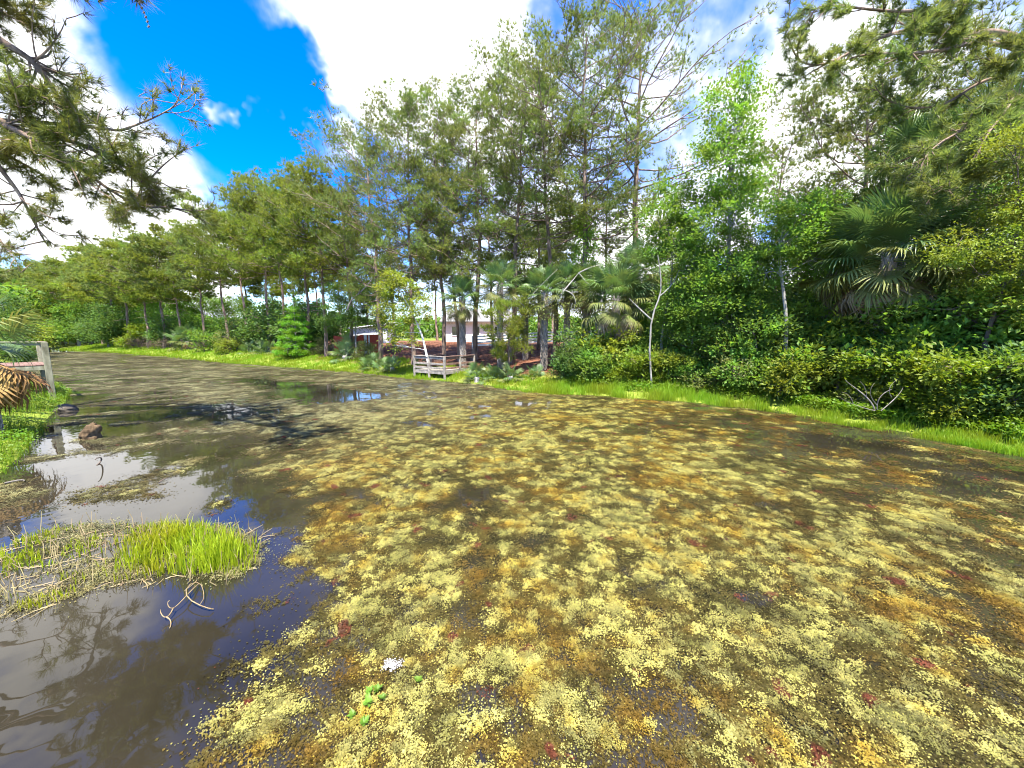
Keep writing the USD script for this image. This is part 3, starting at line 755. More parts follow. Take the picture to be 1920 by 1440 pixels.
def blob_tree(seed, trunk, blobs, n_leaf, leaf, r0, clusters=9, spread=.26, fold=.2, droop=.0, forks=None, twig_r=.012):
    """Broadleaf: trunk polyline, then limbs to every blob (x, y, z, radius, height radius) and twigs to leaf clusters in it."""
    rng = np.random.default_rng(seed)
    tl = smooth_line(trunk, 12)
    tb = MB().add(*tube(tl, np.linspace(r0, r0 * .35, 12), 8))
    P, D = [], []
    vol = np.array([b[3] ** 2 * b[4] for b in blobs]) ** .8
    vol /= vol.sum()
    for b, share in zip(blobs, vol):
        c = np.array(b[:3])
        cand = tl[3:]
        j = int(np.argmin(np.linalg.norm(cand - (c - [0, 0, b[4] * .6]), axis=1) + 6 * np.maximum(0, cand[:, 2] - c[2])))
        s = cand[j]
        mid = (s + c) / 2 + rng.normal(size=3) * .12 * b[3]
        line = smooth_line([s, mid, c], 7)
        lr = r0 * .35 * min(1, b[3] / 1.5 + .25)
        tb.add(*tube(line, np.linspace(lr, twig_r, 7), 5, cap=False))
        nc = max(3, int(clusters * b[3] * 1.6))
        cen = rand_dirs(rng, nc) * rng.uniform(.35, 1.0, (nc, 1)) ** .5 * [b[3], b[3], b[4]] + c
        for q in cen:
            u = line[int(rng.integers(3, 7))]
            m = (u + q) / 2 + rng.normal(size=3) * .1 * b[3]
            tb.add(*tube([u, m, q], [twig_r, twig_r * .7, twig_r * .3], 3, cap=False))
        n = int(n_leaf * share)
        which = rng.integers(0, nc, n)
        off = rng.normal(size=(n, 3)) * spread * rng.uniform(.45, 1.25, (nc, 1))[which] * [1, 1, .6]
        p = cen[which] + off
        P.append(p)
        D.append(norm(off / spread * .5 + (cen[which] - c) / b[3] * .6 + rng.normal(size=(n, 3)) * .6 + [0, 0, .15 - droop]))
    P, D = np.vstack(P), np.vstack(D)
    return tb.get(), MB().add(*leaves(P, D, leaf, leaf * .55, rng, fold)).get()


def column_blobs(seed, h0, h1, r, n, dx=(0, 0), taper=.7):
    """A pile of leaf masses from height h0 to h1."""
    rng = np.random.default_rng(seed)
    out = []
    for i in range(n):
        t = (i + .5) / n
        rr = r * (1 - taper * t ** 1.6) * rng.uniform(.7, 1.1)
        a, q = rng.uniform(0, 6.3), r * (1 - taper * t) * rng.uniform(.1, .75)
        out.append((math.cos(a) * q + dx[0] * t, math.sin(a) * q + dx[1] * t, h0 + (h1 - h0) * t, rr, rr * .8))
    return out


def put_tree(name, px, y, label, cat, trunk, blobs, n_leaf, leaf, r0, look, bark='bark_grey', seed=1, group=None, **kw):
    q = atd(px, 660, y)
    z = ground_z(q[0], q[1])
    t, c = blob_tree(seed, trunk, blobs, n_leaf, leaf, r0, **kw)
    o = thing(name, label, cat, (q[0], q[1], z - .05), 0, 1, group)
    part(o, 'trunk', t, M[bark], smooth=True)
    part(o, 'crown', c, M[look])
    return o


def frond_mesh(rng, petiole, radius, nseg=30, droop=.5, split=.55, arc=2.15):
    """Costapalmate fan leaf: stalk along +x from the origin, then a fan of folded segments with drooping tips."""
    b = MB()
    L = petiole
    line = np.array([[0, 0, 0], [L * .4, 0, .05 * L], [L * .75, 0, .04 * L], [L, 0, -.02 * L]])
    b.add(*tube(line, [.022, .017, .014, .012], 4, cap=False))
    h0 = line[-1]
    for i in range(nseg):
        a = (i + .5) / nseg * 2 - 1
        th = a * arc
        costa = .32 * radius * (1 - abs(a)) ** 1.2
        start = h0 + np.array([costa, 0, -.25 * costa * droop])
        d = np.array([math.cos(th), math.sin(th), .12 * (1 - abs(a))])
        R = radius * (1 - .22 * abs(a) ** 2) * rng.uniform(.88, 1.06) - costa * .35
        s = np.array([-math.sin(th), math.cos(th), 0])
        wd = radius * arc * 2 / nseg * .36
        dr = droop * rng.uniform(.6, 1.4)
        pts, ws = [], []
        for u, ww in ((0, .12), (.4, .55), (.68, .50), (.88, .26), (1.0, .02)):
            zd = -dr * R * (max(0, u - .35) ** 2) * 1.3
            pts.append(start + d * R * u * (1 - .18 * dr * u) + np.array([0, 0, zd]) + s * rng.normal() * .01 * R * u)
            ws.append(wd * ww)
        pts = np.array(pts)
        fold = np.array([0, 0, 1.0])
        lft = pts + s * np.array(ws)[:, None] + fold * (np.array(ws) * .35)[:, None]
        rgt = pts - s * np.array(ws)[:, None] + fold * (np.array(ws) * .35)[:, None]
        v = np.stack([lft, pts, rgt], 1).reshape(-1, 3)
        f = []
        for q in range(4):
            for e in (0, 1):
                f.append([q * 3 + e, q * 3 + e + 1, q * 3 + e + 4, q * 3 + e + 3])
        b.add(v, np.array(f))
    return b.get()


def place(mesh, az, el, roll, pos):
    """Turns a frond that lies along +x to azimuth az and elevation el."""
    v, f = mesh
    cr, sr = math.cos(roll), math.sin(roll)
    v = v @ np.array([[1, 0, 0], [0, cr, sr], [0, -sr, cr]])
    ce, se = math.cos(el), math.sin(el)
    v = v @ np.array([[ce, 0, se], [0, 1, 0], [-se, 0, ce]])
    ca, sa = math.cos(az), math.sin(az)
    v = v @ np.array([[ca, sa, 0], [-sa, ca, 0], [0, 0, 1]])
    return v + np.asarray(pos, float), f


def make_palm(name, label, loc, rotz, scale, seed, trunk_h, n=34, dead=9, petiole=1.0, radius=.85, boots=True, lo=-.75, group=None, r=.16, old=.25, dead_look='frond_dead', dead_el=(-1.35, -.75)):
    rng = np.random.default_rng(seed)
    o = thing(name, label, 'palm', loc, rotz, scale, group)
    top = max(trunk_h, .15)
    if trunk_h > .3:
        zs = np.linspace(-.15, trunk_h, 9)
        tb = MB().add(*tube(np.column_stack([.05 * np.sin(zs), .04 * np.cos(zs * .8), zs]), r * np.array([1.15, 1.05, 1, .97, .95, .95, .97, 1.0, .8]), 12))
        part(o, 'trunk', tb.get(), M['bark_grey'], smooth=True)
        if boots:
            bm = MB()
            rows = int(trunk_h / .13)
            for i in range(rows):
                z = .1 + i * .13
                for q in range(5):
                    a = q * 2 * math.pi / 5 + i * 1.05
                    e = np.array([math.cos(a), math.sin(a), 0])
                    for sgn in (-1, 1):
                        side = np.array([-math.sin(a), math.cos(a), 0]) * sgn
                        p0 = e * r * .98 + side * r * .42 + [0, 0, z]
                        p1 = e * r * 1.28 + side * r * .05 + [0, 0, z + .26]
                        bm.add(*beam(p0, p1, .055, .028))
            part(o, 'leaf_base', bm.get(), M['boot'], label='criss-cross stubs of old leaf stalks', kind='stuff')
    for i in range(n):
        t = (i + .5) / n
        el = np.interp(t, [0, .25, .7, 1], [1.35, .85, .1, lo]) + rng.normal() * .1
        az = i * 2.39996 + rng.normal() * .15
        m = frond_mesh(rng, petiole * rng.uniform(.8, 1.1), radius * rng.uniform(.85, 1.1), 32, droop=np.interp(t, [0, 1], [.35, .95]) * rng.uniform(.8, 1.2))
        pos = [0, 0, top - .25 * t]
        look_ = 'frond' if t < 1 - old else 'frond_old'
        part(o, 'frond', place(m, az, el, rng.normal() * .25, pos), M[look_])
    for i in range(dead):
        az = i * 2.39996 + rng.normal() * .3
        el = rng.uniform(*dead_el)
        m = frond_mesh(rng, petiole * rng.uniform(.6, .9), radius * rng.uniform(.8, 1.05), 20, droop=1.1, arc=1.5)
        part(o, 'dead_frond', place(m, az, el, rng.normal() * .3, [0, 0, top - .3]), M[dead_look], label='dry drooping dead frond')
    return o


# ------------------------------------------------------------------ buildings, fences, decks
def post(b, p, h, w=.11, z0=None):
    z0 = p[2] if z0 is None else z0
    b.add(*box((p[0], p[1], z0 + h / 2), (w, w, h)))


# white house behind the trees
hp0, hp1 = atd(834, 640, 49.0), atd(958, 640, 49.0)
HX0, HX1, HY = hp0[0], hp1[0], 49.0
hz = ground_z((HX0 + HX1) / 2, HY) - .1
house = thing('house', 'low white house with grey roof glimpsed between the pine trunks', 'house', ((HX0 + HX1) / 2, HY, hz))
hw = (HX1 - HX0)
part(house, 'wall', MB().add(*box((0, 4.0, 1.35), (hw, 8.0, 2.7), bev=.01)).get(), M['house_white'])
rv = np.array([[-hw / 2 - .5, -.7, 2.62], [hw / 2 + .5, -.7, 2.62], [hw / 2 + .5, 4, 4.3], [-hw / 2 - .5, 4, 4.3], [-hw / 2 - .5, 8.7, 2.62], [hw / 2 + .5, 8.7, 2.62]])
rm = MB()
for q in ([0, 1, 2, 3], [3, 2, 5, 4]):
    t_, b_ = rv[q] + [0, 0, .14], rv[q]
    rm.add(np.vstack([t_, b_]), [[0, 1, 2, 3], [7, 6, 5, 4], [0, 4, 5, 1], [1, 5, 6, 2], [2, 6, 7, 3], [3, 7, 4, 0]])
part(house, 'roof', rm.get(), M['roof'])
for wx, ww in ((hw * .3, .8), (-hw * .02, .9), (-hw * .34, .9)):
    fm = MB()
    for (cx, cz, sx, sz) in ((wx - ww / 2, 1.5, .09, 1.25), (wx + ww / 2, 1.5, .09, 1.25), (wx, 2.12, ww + .09, .09), (wx, .9, ww + .09, .09)):
        fm.add(*box((cx, -.03, cz), (sx, .07, sz)))
    w_ = part(house, 'window', fm.get(), M['white'])
    part(w_, 'pane', MB().add(*box((wx, -.005, 1.5), (ww - .08, .03, 1.2))).get(), M['pane'])

# white shed further left
q = atd(694, 640, 50.0)
shed = thing('shed', 'white shed with sloping roof behind the red fence', 'shed', (q[0], q[1], ground_z(q[0], q[1]) - .1))
part(shed, 'wall', MB().add(*box((0, 1.5, 1.0), (4.6, 3.0, 2.0))).get(), M['white'])
rm = MB().add(np.array([[-2.7, -.4, 1.95], [2.7, -.4, 2.5], [2.7, 3.4, 2.5], [-2.7, 3.4, 1.95], [-2.7, -.4, 2.08], [2.7, -.4, 2.63], [2.7, 3.4, 2.63], [-2.7, 3.4, 2.08]]), [[3, 2, 1, 0], [4, 5, 6, 7], [0, 1, 5, 4], [1, 2, 6, 5], [2, 3, 7, 6], [3, 0, 4, 7]])
part(shed, 'roof', rm.get(), M['white'])

# white rail fence
fa, fb = atd(886, 640, 36.5), atd(1150, 640, 34.0)
fence = thing('rail_fence', 'white four-rail fence along the top of the brown slope', 'fence', (fa[0], fa[1], 0))
n_ = 6
fp = [fa + (fb - fa) * i / n_ for i in range(n_ + 1)]
for p in fp:
    z = ground_z(p[0], p[1])
    part(fence, 'post', MB().add(*box((p[0] - fa[0], p[1] - fa[1], z + .62), (.13, .13, 1.35))).get(), M['rail_white'])
for i in range(n_):
    for hgt in (.32, .60, .88, 1.16):
        a_, b_ = fp[i], fp[i + 1]
        part(fence, 'rail', MB().add(*beam((a_[0] - fa[0] + .068, a_[1] - fa[1], ground_z(a_[0], a_[1]) + hgt), (b_[0] - fa[0] - .068, b_[1] - fa[1], ground_z(b_[0], b_[1]) + hgt), .04, .15)).get(), M['rail_white'])

# red board fence with a few white boards
fa, fb = atd(626, 640, 40.0), atd(715, 640, 38.5)
redf = thing('board_fence', 'red-stained board fence with a few white boards, left of the deck', 'fence', (fa[0], fa[1], 0))
nb = 34
for i in range(nb):
    p = fa + (fb - fa) * (i + .5) / nb
    z = ground_z(p[0], p[1])
    white_ = i in (22, 23, 25)
    part(redf, 'board', MB().add(*box((p[0] - fa[0], p[1] - fa[1], z + .98 + .02 * math.sin(i * 7)), (np.linalg.norm(fb - fa) / nb * .93, .025, 2.0))).get(), M['rail_white' if white_ else 'red'], label='white board' if white_ else None)
for hgt in (.4, 1.35):
    part(redf, 'rail', MB().add(*beam((0, .04, ground_z(fa[0], fa[1]) + hgt), (fb[0] - fa[0], fb[1] - fa[1] + .04, ground_z(fb[0], fb[1]) + hgt), .04, .09)).get(), M['red'])


def make_deck(name, label, C, dA, lenA, dB, lenB, floor, rail_h, looks, rails, posts_a, posts_b, plank_along_b=True, foot=-.5, w=.11, skip=()):
    """A deck with corner C; front edge along dA, side edge along dB. Posts on both edges carry rails; planks are laid one by one."""
    o = thing(name, label, 'deck', (C[0], C[1], 0))
    dA, dB = np.append(norm(np.array(dA, float)), 0), np.append(norm(np.array(dB, float)), 0)
    wood, rail_look = looks
    ang = math.atan2(dB[1], dB[0])
    npl = int(lenA / .145)
    for i in range(npl):
        c = dA * (i + .5) * lenA / npl + dB * lenB / 2
        v, f = box((0, 0, 0), (lenB + .06, lenA / npl - .008, .035), bev=.004)
        c_, s_ = math.cos(ang), math.sin(ang)
        v = v @ np.array([[c_, s_, 0], [-s_, c_, 0], [0, 0, 1]]) + c + [0, 0, floor - .0175]
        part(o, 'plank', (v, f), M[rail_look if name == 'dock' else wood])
    for a, b_ in ((np.zeros(3), dA * lenA), (np.zeros(3), dB * lenB), (dA * lenA, dA * lenA + dB * lenB), (dB * lenB, dA * lenA + dB * lenB)):
        dirn = norm(b_ - a)
        part(o, 'fascia', MB().add(*beam(a + dirn * .03 + [0, 0, floor - .14], b_ - dirn * .03 + [0, 0, floor - .14], .04, .19)).get(), M[wood])
    spots = [dA * lenA * t for t in posts_a] + [dB * lenB * t for t in posts_b if t > 0] + [dA * lenA + dB * lenB * t for t in posts_b if t > .01 and 'far' not in skip]
    out = norm(-(dA + dB)) * .0
    for s in spots:
        part(o, 'post', MB().add(*box((s[0], s[1], (floor + rail_h + foot) / 2 - .02), (w, w, floor + rail_h - foot), rotz=ang, bev=.012)).get(), M[wood])
    edges = [(dA, lenA, posts_a, np.zeros(3)), (dB, lenB, posts_b, np.zeros(3))] + ([] if 'far' in skip else [(dB, lenB, posts_b, dA * lenA)])
    for k_, (d, ln, ts, o0) in enumerate(edges):
        for j in range(len(ts) - 1):
            p, q_ = o0 + d * ln * ts[j] + d * (w / 2 + .002), o0 + d * ln * ts[j + 1] - d * (w / 2 + .002)
            for r_ in rails:
                part(o, 'rail', MB().add(*beam(p + [0, 0, floor + r_], q_ + [0, 0, floor + r_], .038, .13 if r_ < rail_h - .1 else .10)).get(), M[wood if k_ == 0 else rail_look])  # front rails get the lit timber, side rails the shade-brown copy
        e0 = -.05 if k_ == 0 else .085
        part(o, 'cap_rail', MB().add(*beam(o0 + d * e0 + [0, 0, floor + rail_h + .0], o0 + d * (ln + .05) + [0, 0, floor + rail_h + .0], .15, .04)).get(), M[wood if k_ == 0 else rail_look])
    return o


Cd = gnd(834, 713)
make_deck('deck', 'small weathered wooden deck on posts at the far waterline', Cd, (-2.4, 1.7), 2.95, (.56, .83), 3.0, .60, .95, ('wood', 'wood_brown_shade'), (.82, .44, .16), (0, .5, 1), (0, .5, 1), w=.13)
Cl = gnd(100, 752)
make_deck('dock', 'weathered wooden dock on a tall post behind the dead fronds at left', Cl, (-.58, -.81), 4.2, (-.81, .58), 3.3, 1.62, .98, ('wood_mossy', 'wood_brown_shade'), (.88,), (0, .5, 1), (0, .95), w=.2, foot=-.6)

# ------------------------------------------------------------------ pines
put_pine(1180, 27, -20, 'tallest pine, its bare lower trunk rising behind the fan palms right of centre', 101, .38, 6.0, .30, nl=44, lean=(.2, 0), tufts=10)
put_pine(1097, 25, 25, 'tall forked pine with vine-wrapped trunk just left of the tallest pine', 102, .40, 4.8, .26, nl=46, lean=(-.4, 0), vine=(2.5, 9.5, .9, 3600), tufts=15)
put_pine(1040, 27, 75, 'grey-green pine leaning in behind the vine-wrapped pine', 103, .42, 4.8, .2, nl=44, lean=(-.9, .3), tufts=15)
put_pine(962, 27, 170, 'pine with reddish sunlit trunk behind the young bright pine', 104, .38, 4.2, .22, nl=44, tufts=15)
put_pine(887, 28.5, 178, 'dark-trunked pine directly behind the right end of the far deck', 105, .33, 4.6, .22, nl=48, lean=(.5, 0), tufts=15)
put_pine(832, 30, 215, 'slim pine behind the middle of the far deck', 106, .34, 4.2, .18, nl=42, lean=(-.4, 0), tufts=15)
put_pine(775, 30, 190, 'pine with pale trunk above the light green sweetgum', 107, .30, 4.8, .2, nl=50, lean=(.2, 0), tufts=15)
put_pine(712, 33, 230, 'broad dark pine behind the dark oak left of the sweetgum', 108, .28, 5.2, .22, nl=52, lean=(-.6, 0), tufts=15)
put_pine(862, 29.2, 330, 'short leaning pine with reddish trunk beside the dark-trunked pine', 109, .5, 2.6, .17, nl=22, lean=(-1.2, 0))
put_pine(1128, 30, 300, 'thin straight pine between the two tall vine-clad trunks', 110, .5, 2.4, .14, nl=22)
put_pine(1010, 33, 250, 'thin background pine right of the red-trunked pine', 111, .5, 3.2, .16, nl=28)
put_pine(925, 34, 300, 'thin background pine behind the white rail fence', 112, .5, 3.0, .15, nl=26)
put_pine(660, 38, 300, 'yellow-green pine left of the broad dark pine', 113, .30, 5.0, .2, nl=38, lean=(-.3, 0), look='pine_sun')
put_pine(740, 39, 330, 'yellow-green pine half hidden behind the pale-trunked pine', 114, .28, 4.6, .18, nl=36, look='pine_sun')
for i, (px, y, top, lab) in enumerate([(612, 38, 352, 'thin pine above the cone-shaped shrub, right one of the pair'), (578, 41, 345, 'tall thin pine above the cone-shaped shrub, left one of the pair'),
                                       (540, 44, 350, 'sunlit pine with bare trunk left of the cone-shaped shrub'), (505, 47, 362, 'sunlit pine in the middle of the yellow-green group'), (468, 50, 385, 'sunlit pine towards the left of the yellow-green group'), (432, 53, 405, 'leftmost pine of the tall yellow-green group')]):
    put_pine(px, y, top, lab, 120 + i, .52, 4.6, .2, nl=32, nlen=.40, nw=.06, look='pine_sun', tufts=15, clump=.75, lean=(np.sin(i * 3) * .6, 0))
FP = [put_pine(385, 60, 450, 'thin grey pine standing clear in the gap left of the yellow-green group', 131, .55, 4.0, .2, nl=28, nlen=.45, nw=.09, clump=.9, k=10, tufts=12),
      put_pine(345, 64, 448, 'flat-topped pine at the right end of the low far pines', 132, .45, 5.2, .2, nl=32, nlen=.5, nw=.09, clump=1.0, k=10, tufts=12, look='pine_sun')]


def far_pine(src, px, y, top, label, group, rz, wide=1.0):
    q = atd(px, 655, y)
    z = ground_z(q[0], q[1])
    h0 = FP_H[src.GetName()]
    s = (atd(px, top, y)[2] - z) / h0
    return dup(src, 'pine_tree', label, 'pine tree', (q[0], q[1], z - .05), rz, (s * wide, s * wide, s), group)


FP_H = {}
FORD = ['first', 'second', 'third', 'fourth', 'fifth', 'sixth', 'seventh', 'eighth', 'ninth', 'tenth', 'eleventh', 'twelfth', 'thirteenth']
for o, (px, y, top) in zip(FP, ((385, 60, 450), (345, 64, 448))):
    q = atd(px, 655, y)
    FP_H[o.GetName()] = atd(px, top, y)[2] - ground_z(q[0], q[1])
for i, (px, y, top, w_) in enumerate([(310, 66, 458, 1.2), (280, 72, 462, 1.2), (248, 76, 470, 1.3), (222, 84, 482, 1.3), (196, 90, 488, 1.3), (172, 97, 496, 1.3), (146, 104, 502, 1.3), (120, 110, 508, 1.3), (92, 116, 514, 1.3), (62, 118, 512, 1.3), (30, 118, 512, 1.3), (2, 120, 512, 1.3), (-30, 118, 510, 1.3)]):
    far_pine(FP[i % 2], px, y, top, f'green pine in the low far row, {FORD[i]} to the left of the flat-topped pine', 'pines in the far row at left', i * 1.7, w_)
for i, (px, y, top) in enumerate([(640, 58, 440), (690, 62, 430), (600, 64, 455), (560, 68, 450), (820, 56, 420), (985, 58, 430), (1035, 54, 425), (1260, 50, 420), (470, 72, 450), (520, 75, 455)]):
    far_pine(FP[i % 2], px, y, top, 'thin hazy background pine seen between the nearer trunks', 'background pines between the trunks', i * 2.1 + .5, .9)
put_pine(1585, 19, 105, 'grey-green pine on the right, behind the dark fan palm', 141, .34, 4.2, .2, nl=42, tufts=15, lean=(-.4, 0))
put_pine(1700, 21, 150, 'darker pine between the grey-green pine and the big right-edge pine', 142, .3, 4.2, .2, nl=42, tufts=15)
put_pine(1450, 24, 250, 'low pine top showing over the pale-trunked broadleaf tree', 143, .45, 3.0, .16, nl=26, tufts=9)

# the big pine at the right edge and the near pine at left, with limbs laid by hand


def limb_pine(name, label, base, H, r0, limbs, seed, look, nlen, nw, k, lean=(0, 0), density=1.0, size=1.0):
    rng = np.random.default_rng(seed)
    zs = np.linspace(-.3, H, 12)
    axis = np.column_stack([base[0] + lean[0] * np.clip(zs / H, 0, 1) ** 1.2, base[1] + lean[1] * np.clip(zs / H, 0, 1) ** 1.2, base[2] + zs])
    tr = MB().add(*tube(axis, r0 * np.linspace(1.15, .3, 12), 12))
    P, D = [], []
    for ctrl, lr, ntw, tl_, dens in limbs:
        lr, tl_ = lr * size, tl_ * size
        ctrl = [np.asarray(c, float) for c in ctrl]
        root = np.array([np.interp(ctrl[0][2] - .6 * size, axis[:, 2], axis[:, 0]), np.interp(ctrl[0][2] - .6 * size, axis[:, 2], axis[:, 1]), ctrl[0][2] - .6 * size])
        line = smooth_line([root] + ctrl, 6 * len(ctrl) + 4)
        nl_ = len(line)
        tr.add(*tube(line, np.linspace(lr, lr * .22, nl_), 6, cap=False))
        for j in range(ntw):
            u = int(rng.uniform(.22, .999) * (nl_ - 1))
            t = norm(line[min(nl_ - 1, u + 1)] - line[max(0, u - 1)])
            d = norm(t * rng.uniform(.4, 1.1) + rand_dirs(rng, 1)[0] * .85 + [0, 0, .12])
            L = tl_ * rng.uniform(.45, 1.15)
            q0 = line[u]
            tw = smooth_line([q0, q0 + d * L * .5 + rng.normal(size=3) * .06 * L, q0 + d * L + [0, 0, .10 * L] + rng.normal(size=3) * .06 * L], 6)
            tr.add(*tube(tw, np.linspace(lr * .28, .006 * size, 6), 4, cap=False))
            tips = [(tw[-1], norm(tw[-1] - tw[-2]))]
            for s_ in range(int(rng.integers(2, 5))):
                v_ = int(rng.integers(2, 6))
                d2 = norm(norm(tw[-1] - tw[0]) * .7 + rand_dirs(rng, 1)[0] * .8 + [0, 0, .2])
                e = tw[v_] + d2 * L * rng.uniform(.15, .4)
                tr.add(*tube([tw[v_], (tw[v_] + e) / 2 + rng.normal(size=3) * .02, e], [.009 * size, .008 * size, .006 * size], 3, cap=False))
                tips.append((e, d2))
            for e, d2 in tips:
                nt = max(1, int(rng.poisson(3.2 * dens * density)))
                for w_ in range(nt):
                    P.append(e - d2 * rng.uniform(0, .32) * size + rng.normal(size=3) * .03 * size)
                    D.append(norm(d2 + rng.normal(size=3) * .25))
    o = thing(name, label, 'pine tree', (base[0], base[1], base[2]))
    off = np.array([base[0], base[1], base[2]])
    tv, tf = tr.get()
    part(o, 'trunk', (tv - off, tf), M['bark'], smooth=True)
    part(o, 'crown', MB().add(*needles(np.array(P) - off, np.array(D), k, nlen, nw, rng, 1.15)).get(), M[look])
    return o, off


NL = 7.0
def A(px, py, y=NL):
    return atd(px, py, y)


def AL(px, py, y):
    return atd(px, py, y * 1.42)


left_limbs = [
    ([AL(-120, 20, 6.8), AL(0, 75, 6.8), AL(60, 115, 7), AL(110, 185, 7.2), AL(140, 235, 7.4)], .085, 26, .95, 1.0),
    ([AL(140, 235, 7.4), AL(230, 243, 7.6), AL(300, 215, 7.8), AL(330, 180, 8)], .035, 16, .75, .75),
    ([AL(-140, 190, 6.6), AL(0, 226, 6.8), AL(50, 247, 7), AL(140, 267, 7.2), AL(230, 310, 7.4), AL(300, 345, 7.5)], .075, 40, .9, 1.35),
    ([AL(-100, 215, 6.6), AL(60, 260, 6.8), AL(150, 315, 7), AL(230, 370, 7.2), AL(330, 385, 7.4)], .055, 40, .85, 1.3),
    ([AL(-120, 250, 6.4), AL(0, 315, 6.6), AL(35, 362, 6.8), AL(62, 412, 6.9), AL(88, 458, 7)], .05, 17, .65, .8),
    ([AL(-100, 425, 6.4), AL(0, 450, 6.5), AL(60, 478, 6.6)], .03, 9, .5, .8),
    ([AL(-120, -60, 6.6), AL(-40, -10, 6.8), AL(15, 15, 7), AL(40, 45, 7)], .05, 22, .6, 1.4),
    ([AL(-100, 130, 6.5), AL(0, 150, 6.7), AL(60, 170, 6.9), AL(110, 215, 7)], .03, 18, .6, 1.0),
    ([AL(-80, 280, 6.6), AL(30, 300, 6.8), AL(80, 330, 6.9), AL(105, 385, 7)], .03, 18, .55, .9),
    ([AL(-150, -200, 6.4), AL(0, -150, 5.6), AL(150, -120, 5.0), AL(240, -90, 4.7)], .07, 32, .95, 1.1),
    ([AL(-150, -420, 6.0), AL(20, -330, 5.6), AL(160, -260, 4.6), AL(300, -200, 4.4)], .07, 34, .95, 1.2),
    ([AL(-200, -700, 5.6), AL(0, -600, 4.6), AL(160, -520, 4.0)], .07, 26, .9, .8),
]
bl = np.array([-18.4, 8.0, 0.0])
bl[2] = ground_z(bl[0], bl[1])
left_pine, lo_ = limb_pine('pine_tree', 'near pine whose long-needled branches hang into the picture at upper left', bl, 22.0, .34, left_limbs, 201, 'pine_near', .285, .0115, 18, lean=(1.4, .4), size=1.42)
tw = smooth_line([A(235, -160, 6.4), A(250, -40, 6.0), A(262, 5, 6.0), A(272, 28, 6.0), A(279, 50, 6.0)], 11)
hm = MB().add(*tube(tw - lo_, .004, 4))
for i_, q_ in enumerate(tw[2:]):
    hm.add(*tube([q_ - lo_ + [-.012, 0, -.012], q_ - lo_ + [.012, 0, .014]], [.014, .010], 5))
part(left_pine, 'hanging_twig', hm.get(), M['twig'], label='thin dangling twig with dark buds at the top of the picture')

RY = 13.6
right_limbs = [
    ([A(1850, 60, RY), A(1800, 70, RY), A(1735, 55, RY), A(1640, 75, RY), A(1560, 115, RY), A(1490, 108, RY)], .085, 40, 1.0, 1.7),
    ([A(1840, 80, RY), A(1760, 95, RY - .3), A(1660, 100, RY - .5), A(1580, 118, RY - .6)], .06, 30, .9, 1.5),
    ([A(1850, -20, RY), A(1780, 10, RY), A(1660, 20, RY), A(1560, 10, RY), A(1520, 40, RY)], .06, 32, .9, 1.4),
    ([A(1860, -120, RY), A(1760, -90, RY), A(1640, -60, RY), A(1540, -30, RY)], .06, 26, 1.0, 1.0),
    ([A(1850, 150, RY + .6), A(1780, 190, RY + .8), A(1700, 200, RY + 1), A(1640, 160, RY + 1.2)], .05, 20, .9, 1.0),
    ([A(1870, 210, RY - .6), A(1820, 235, RY - .8), A(1760, 270, RY - 1), A(1725, 330, RY - 1.2)], .05, 28, .8, 1.4),
    ([A(1890, 290, RY - .6), A(1850, 310, RY - 1), A(1790, 340, RY - 1.4), A(1735, 385, RY - 1.5)], .05, 30, .8, 1.4),
    ([A(1910, 180, RY - .6), A(1890, 200, RY - 1.2), A(1860, 240, RY - 1.6), A(1830, 300, RY - 1.8)], .05, 28, .8, 1.4),
    ([A(1960, 60, RY), A(1930, 70, RY - .5), A(1890, 120, RY - 1)], .05, 26, .9, 2.0),
]
br = np.array([atd(1893, 700, RY)[0], RY, 0.0])
br[2] = ground_z(br[0], br[1])
right_pine, ro_ = limb_pine('pine_tree', 'big pine at the right edge with long limbs reaching across the sky', br, 22.0, .33, right_limbs, 202, 'pine', .28, .018, 15, size=1.3)
rv_ = np.random.default_rng(5)
nv = 7000
zz = rv_.uniform(.3, 12, nv)
a = rv_.uniform(0, 6.3, nv)
lump = .3 + 1.5 * fbm(np.column_stack([np.cos(a) * 1.5, np.sin(a) * 1.5, zz * .8]), 3, 7)
c = np.column_stack([np.cos(a), np.sin(a), 0 * a]) * (1.1 * lump * rv_.uniform(.3, 1, nv))[:, None] + np.column_stack([0 * zz, 0 * zz, zz])
part(right_pine, 'vine', leaves(c, norm(rand_dirs(rv_, nv) + [0, 0, -.4]), .12, .09, rv_), M['yellowgreen'], label='yellow-green vine curtain hanging on the trunk')

# ------------------------------------------------------------------ broadleaf trees
put_tree('broadleaf_tree', 1352, 17.5, 'tall narrow vine-smothered green tree right of the tallest pine', 'tree', [(0, 0, -.3), (.1, 0, 4), (-.05, 0, 8), (.1, 0, 11.3)],
         column_blobs(1, 2.6, 13.2, 1.75, 17, taper=.4), 34000, .15, .13, 'mid', seed=301, spread=.33, clusters=8)
put_tree('broadleaf_tree', 1470, 15.5, 'broadleaf tree with forked pale trunk left of the dark fan palm', 'tree', [(0, 0, -.3), (.03, 0, 1.6), (-.05, 0, 3.2), (-.35, .1, 5.0), (-.5, .1, 6.2)],
         [(-.6, 0, 6.3, 1.0, .9), (.6, .3, 6.6, 1.1, .9), (1.2, .2, 5.6, .8, .7), (-.9, .2, 5.0, .8, .7), (.3, 0, 7.5, .9, .7), (.9, .4, 7.6, .8, .6), (-.2, .5, 5.4, .7, .6)], 13000, .13, .10, 'mid', bark='bark_pale', seed=302, spread=.28)
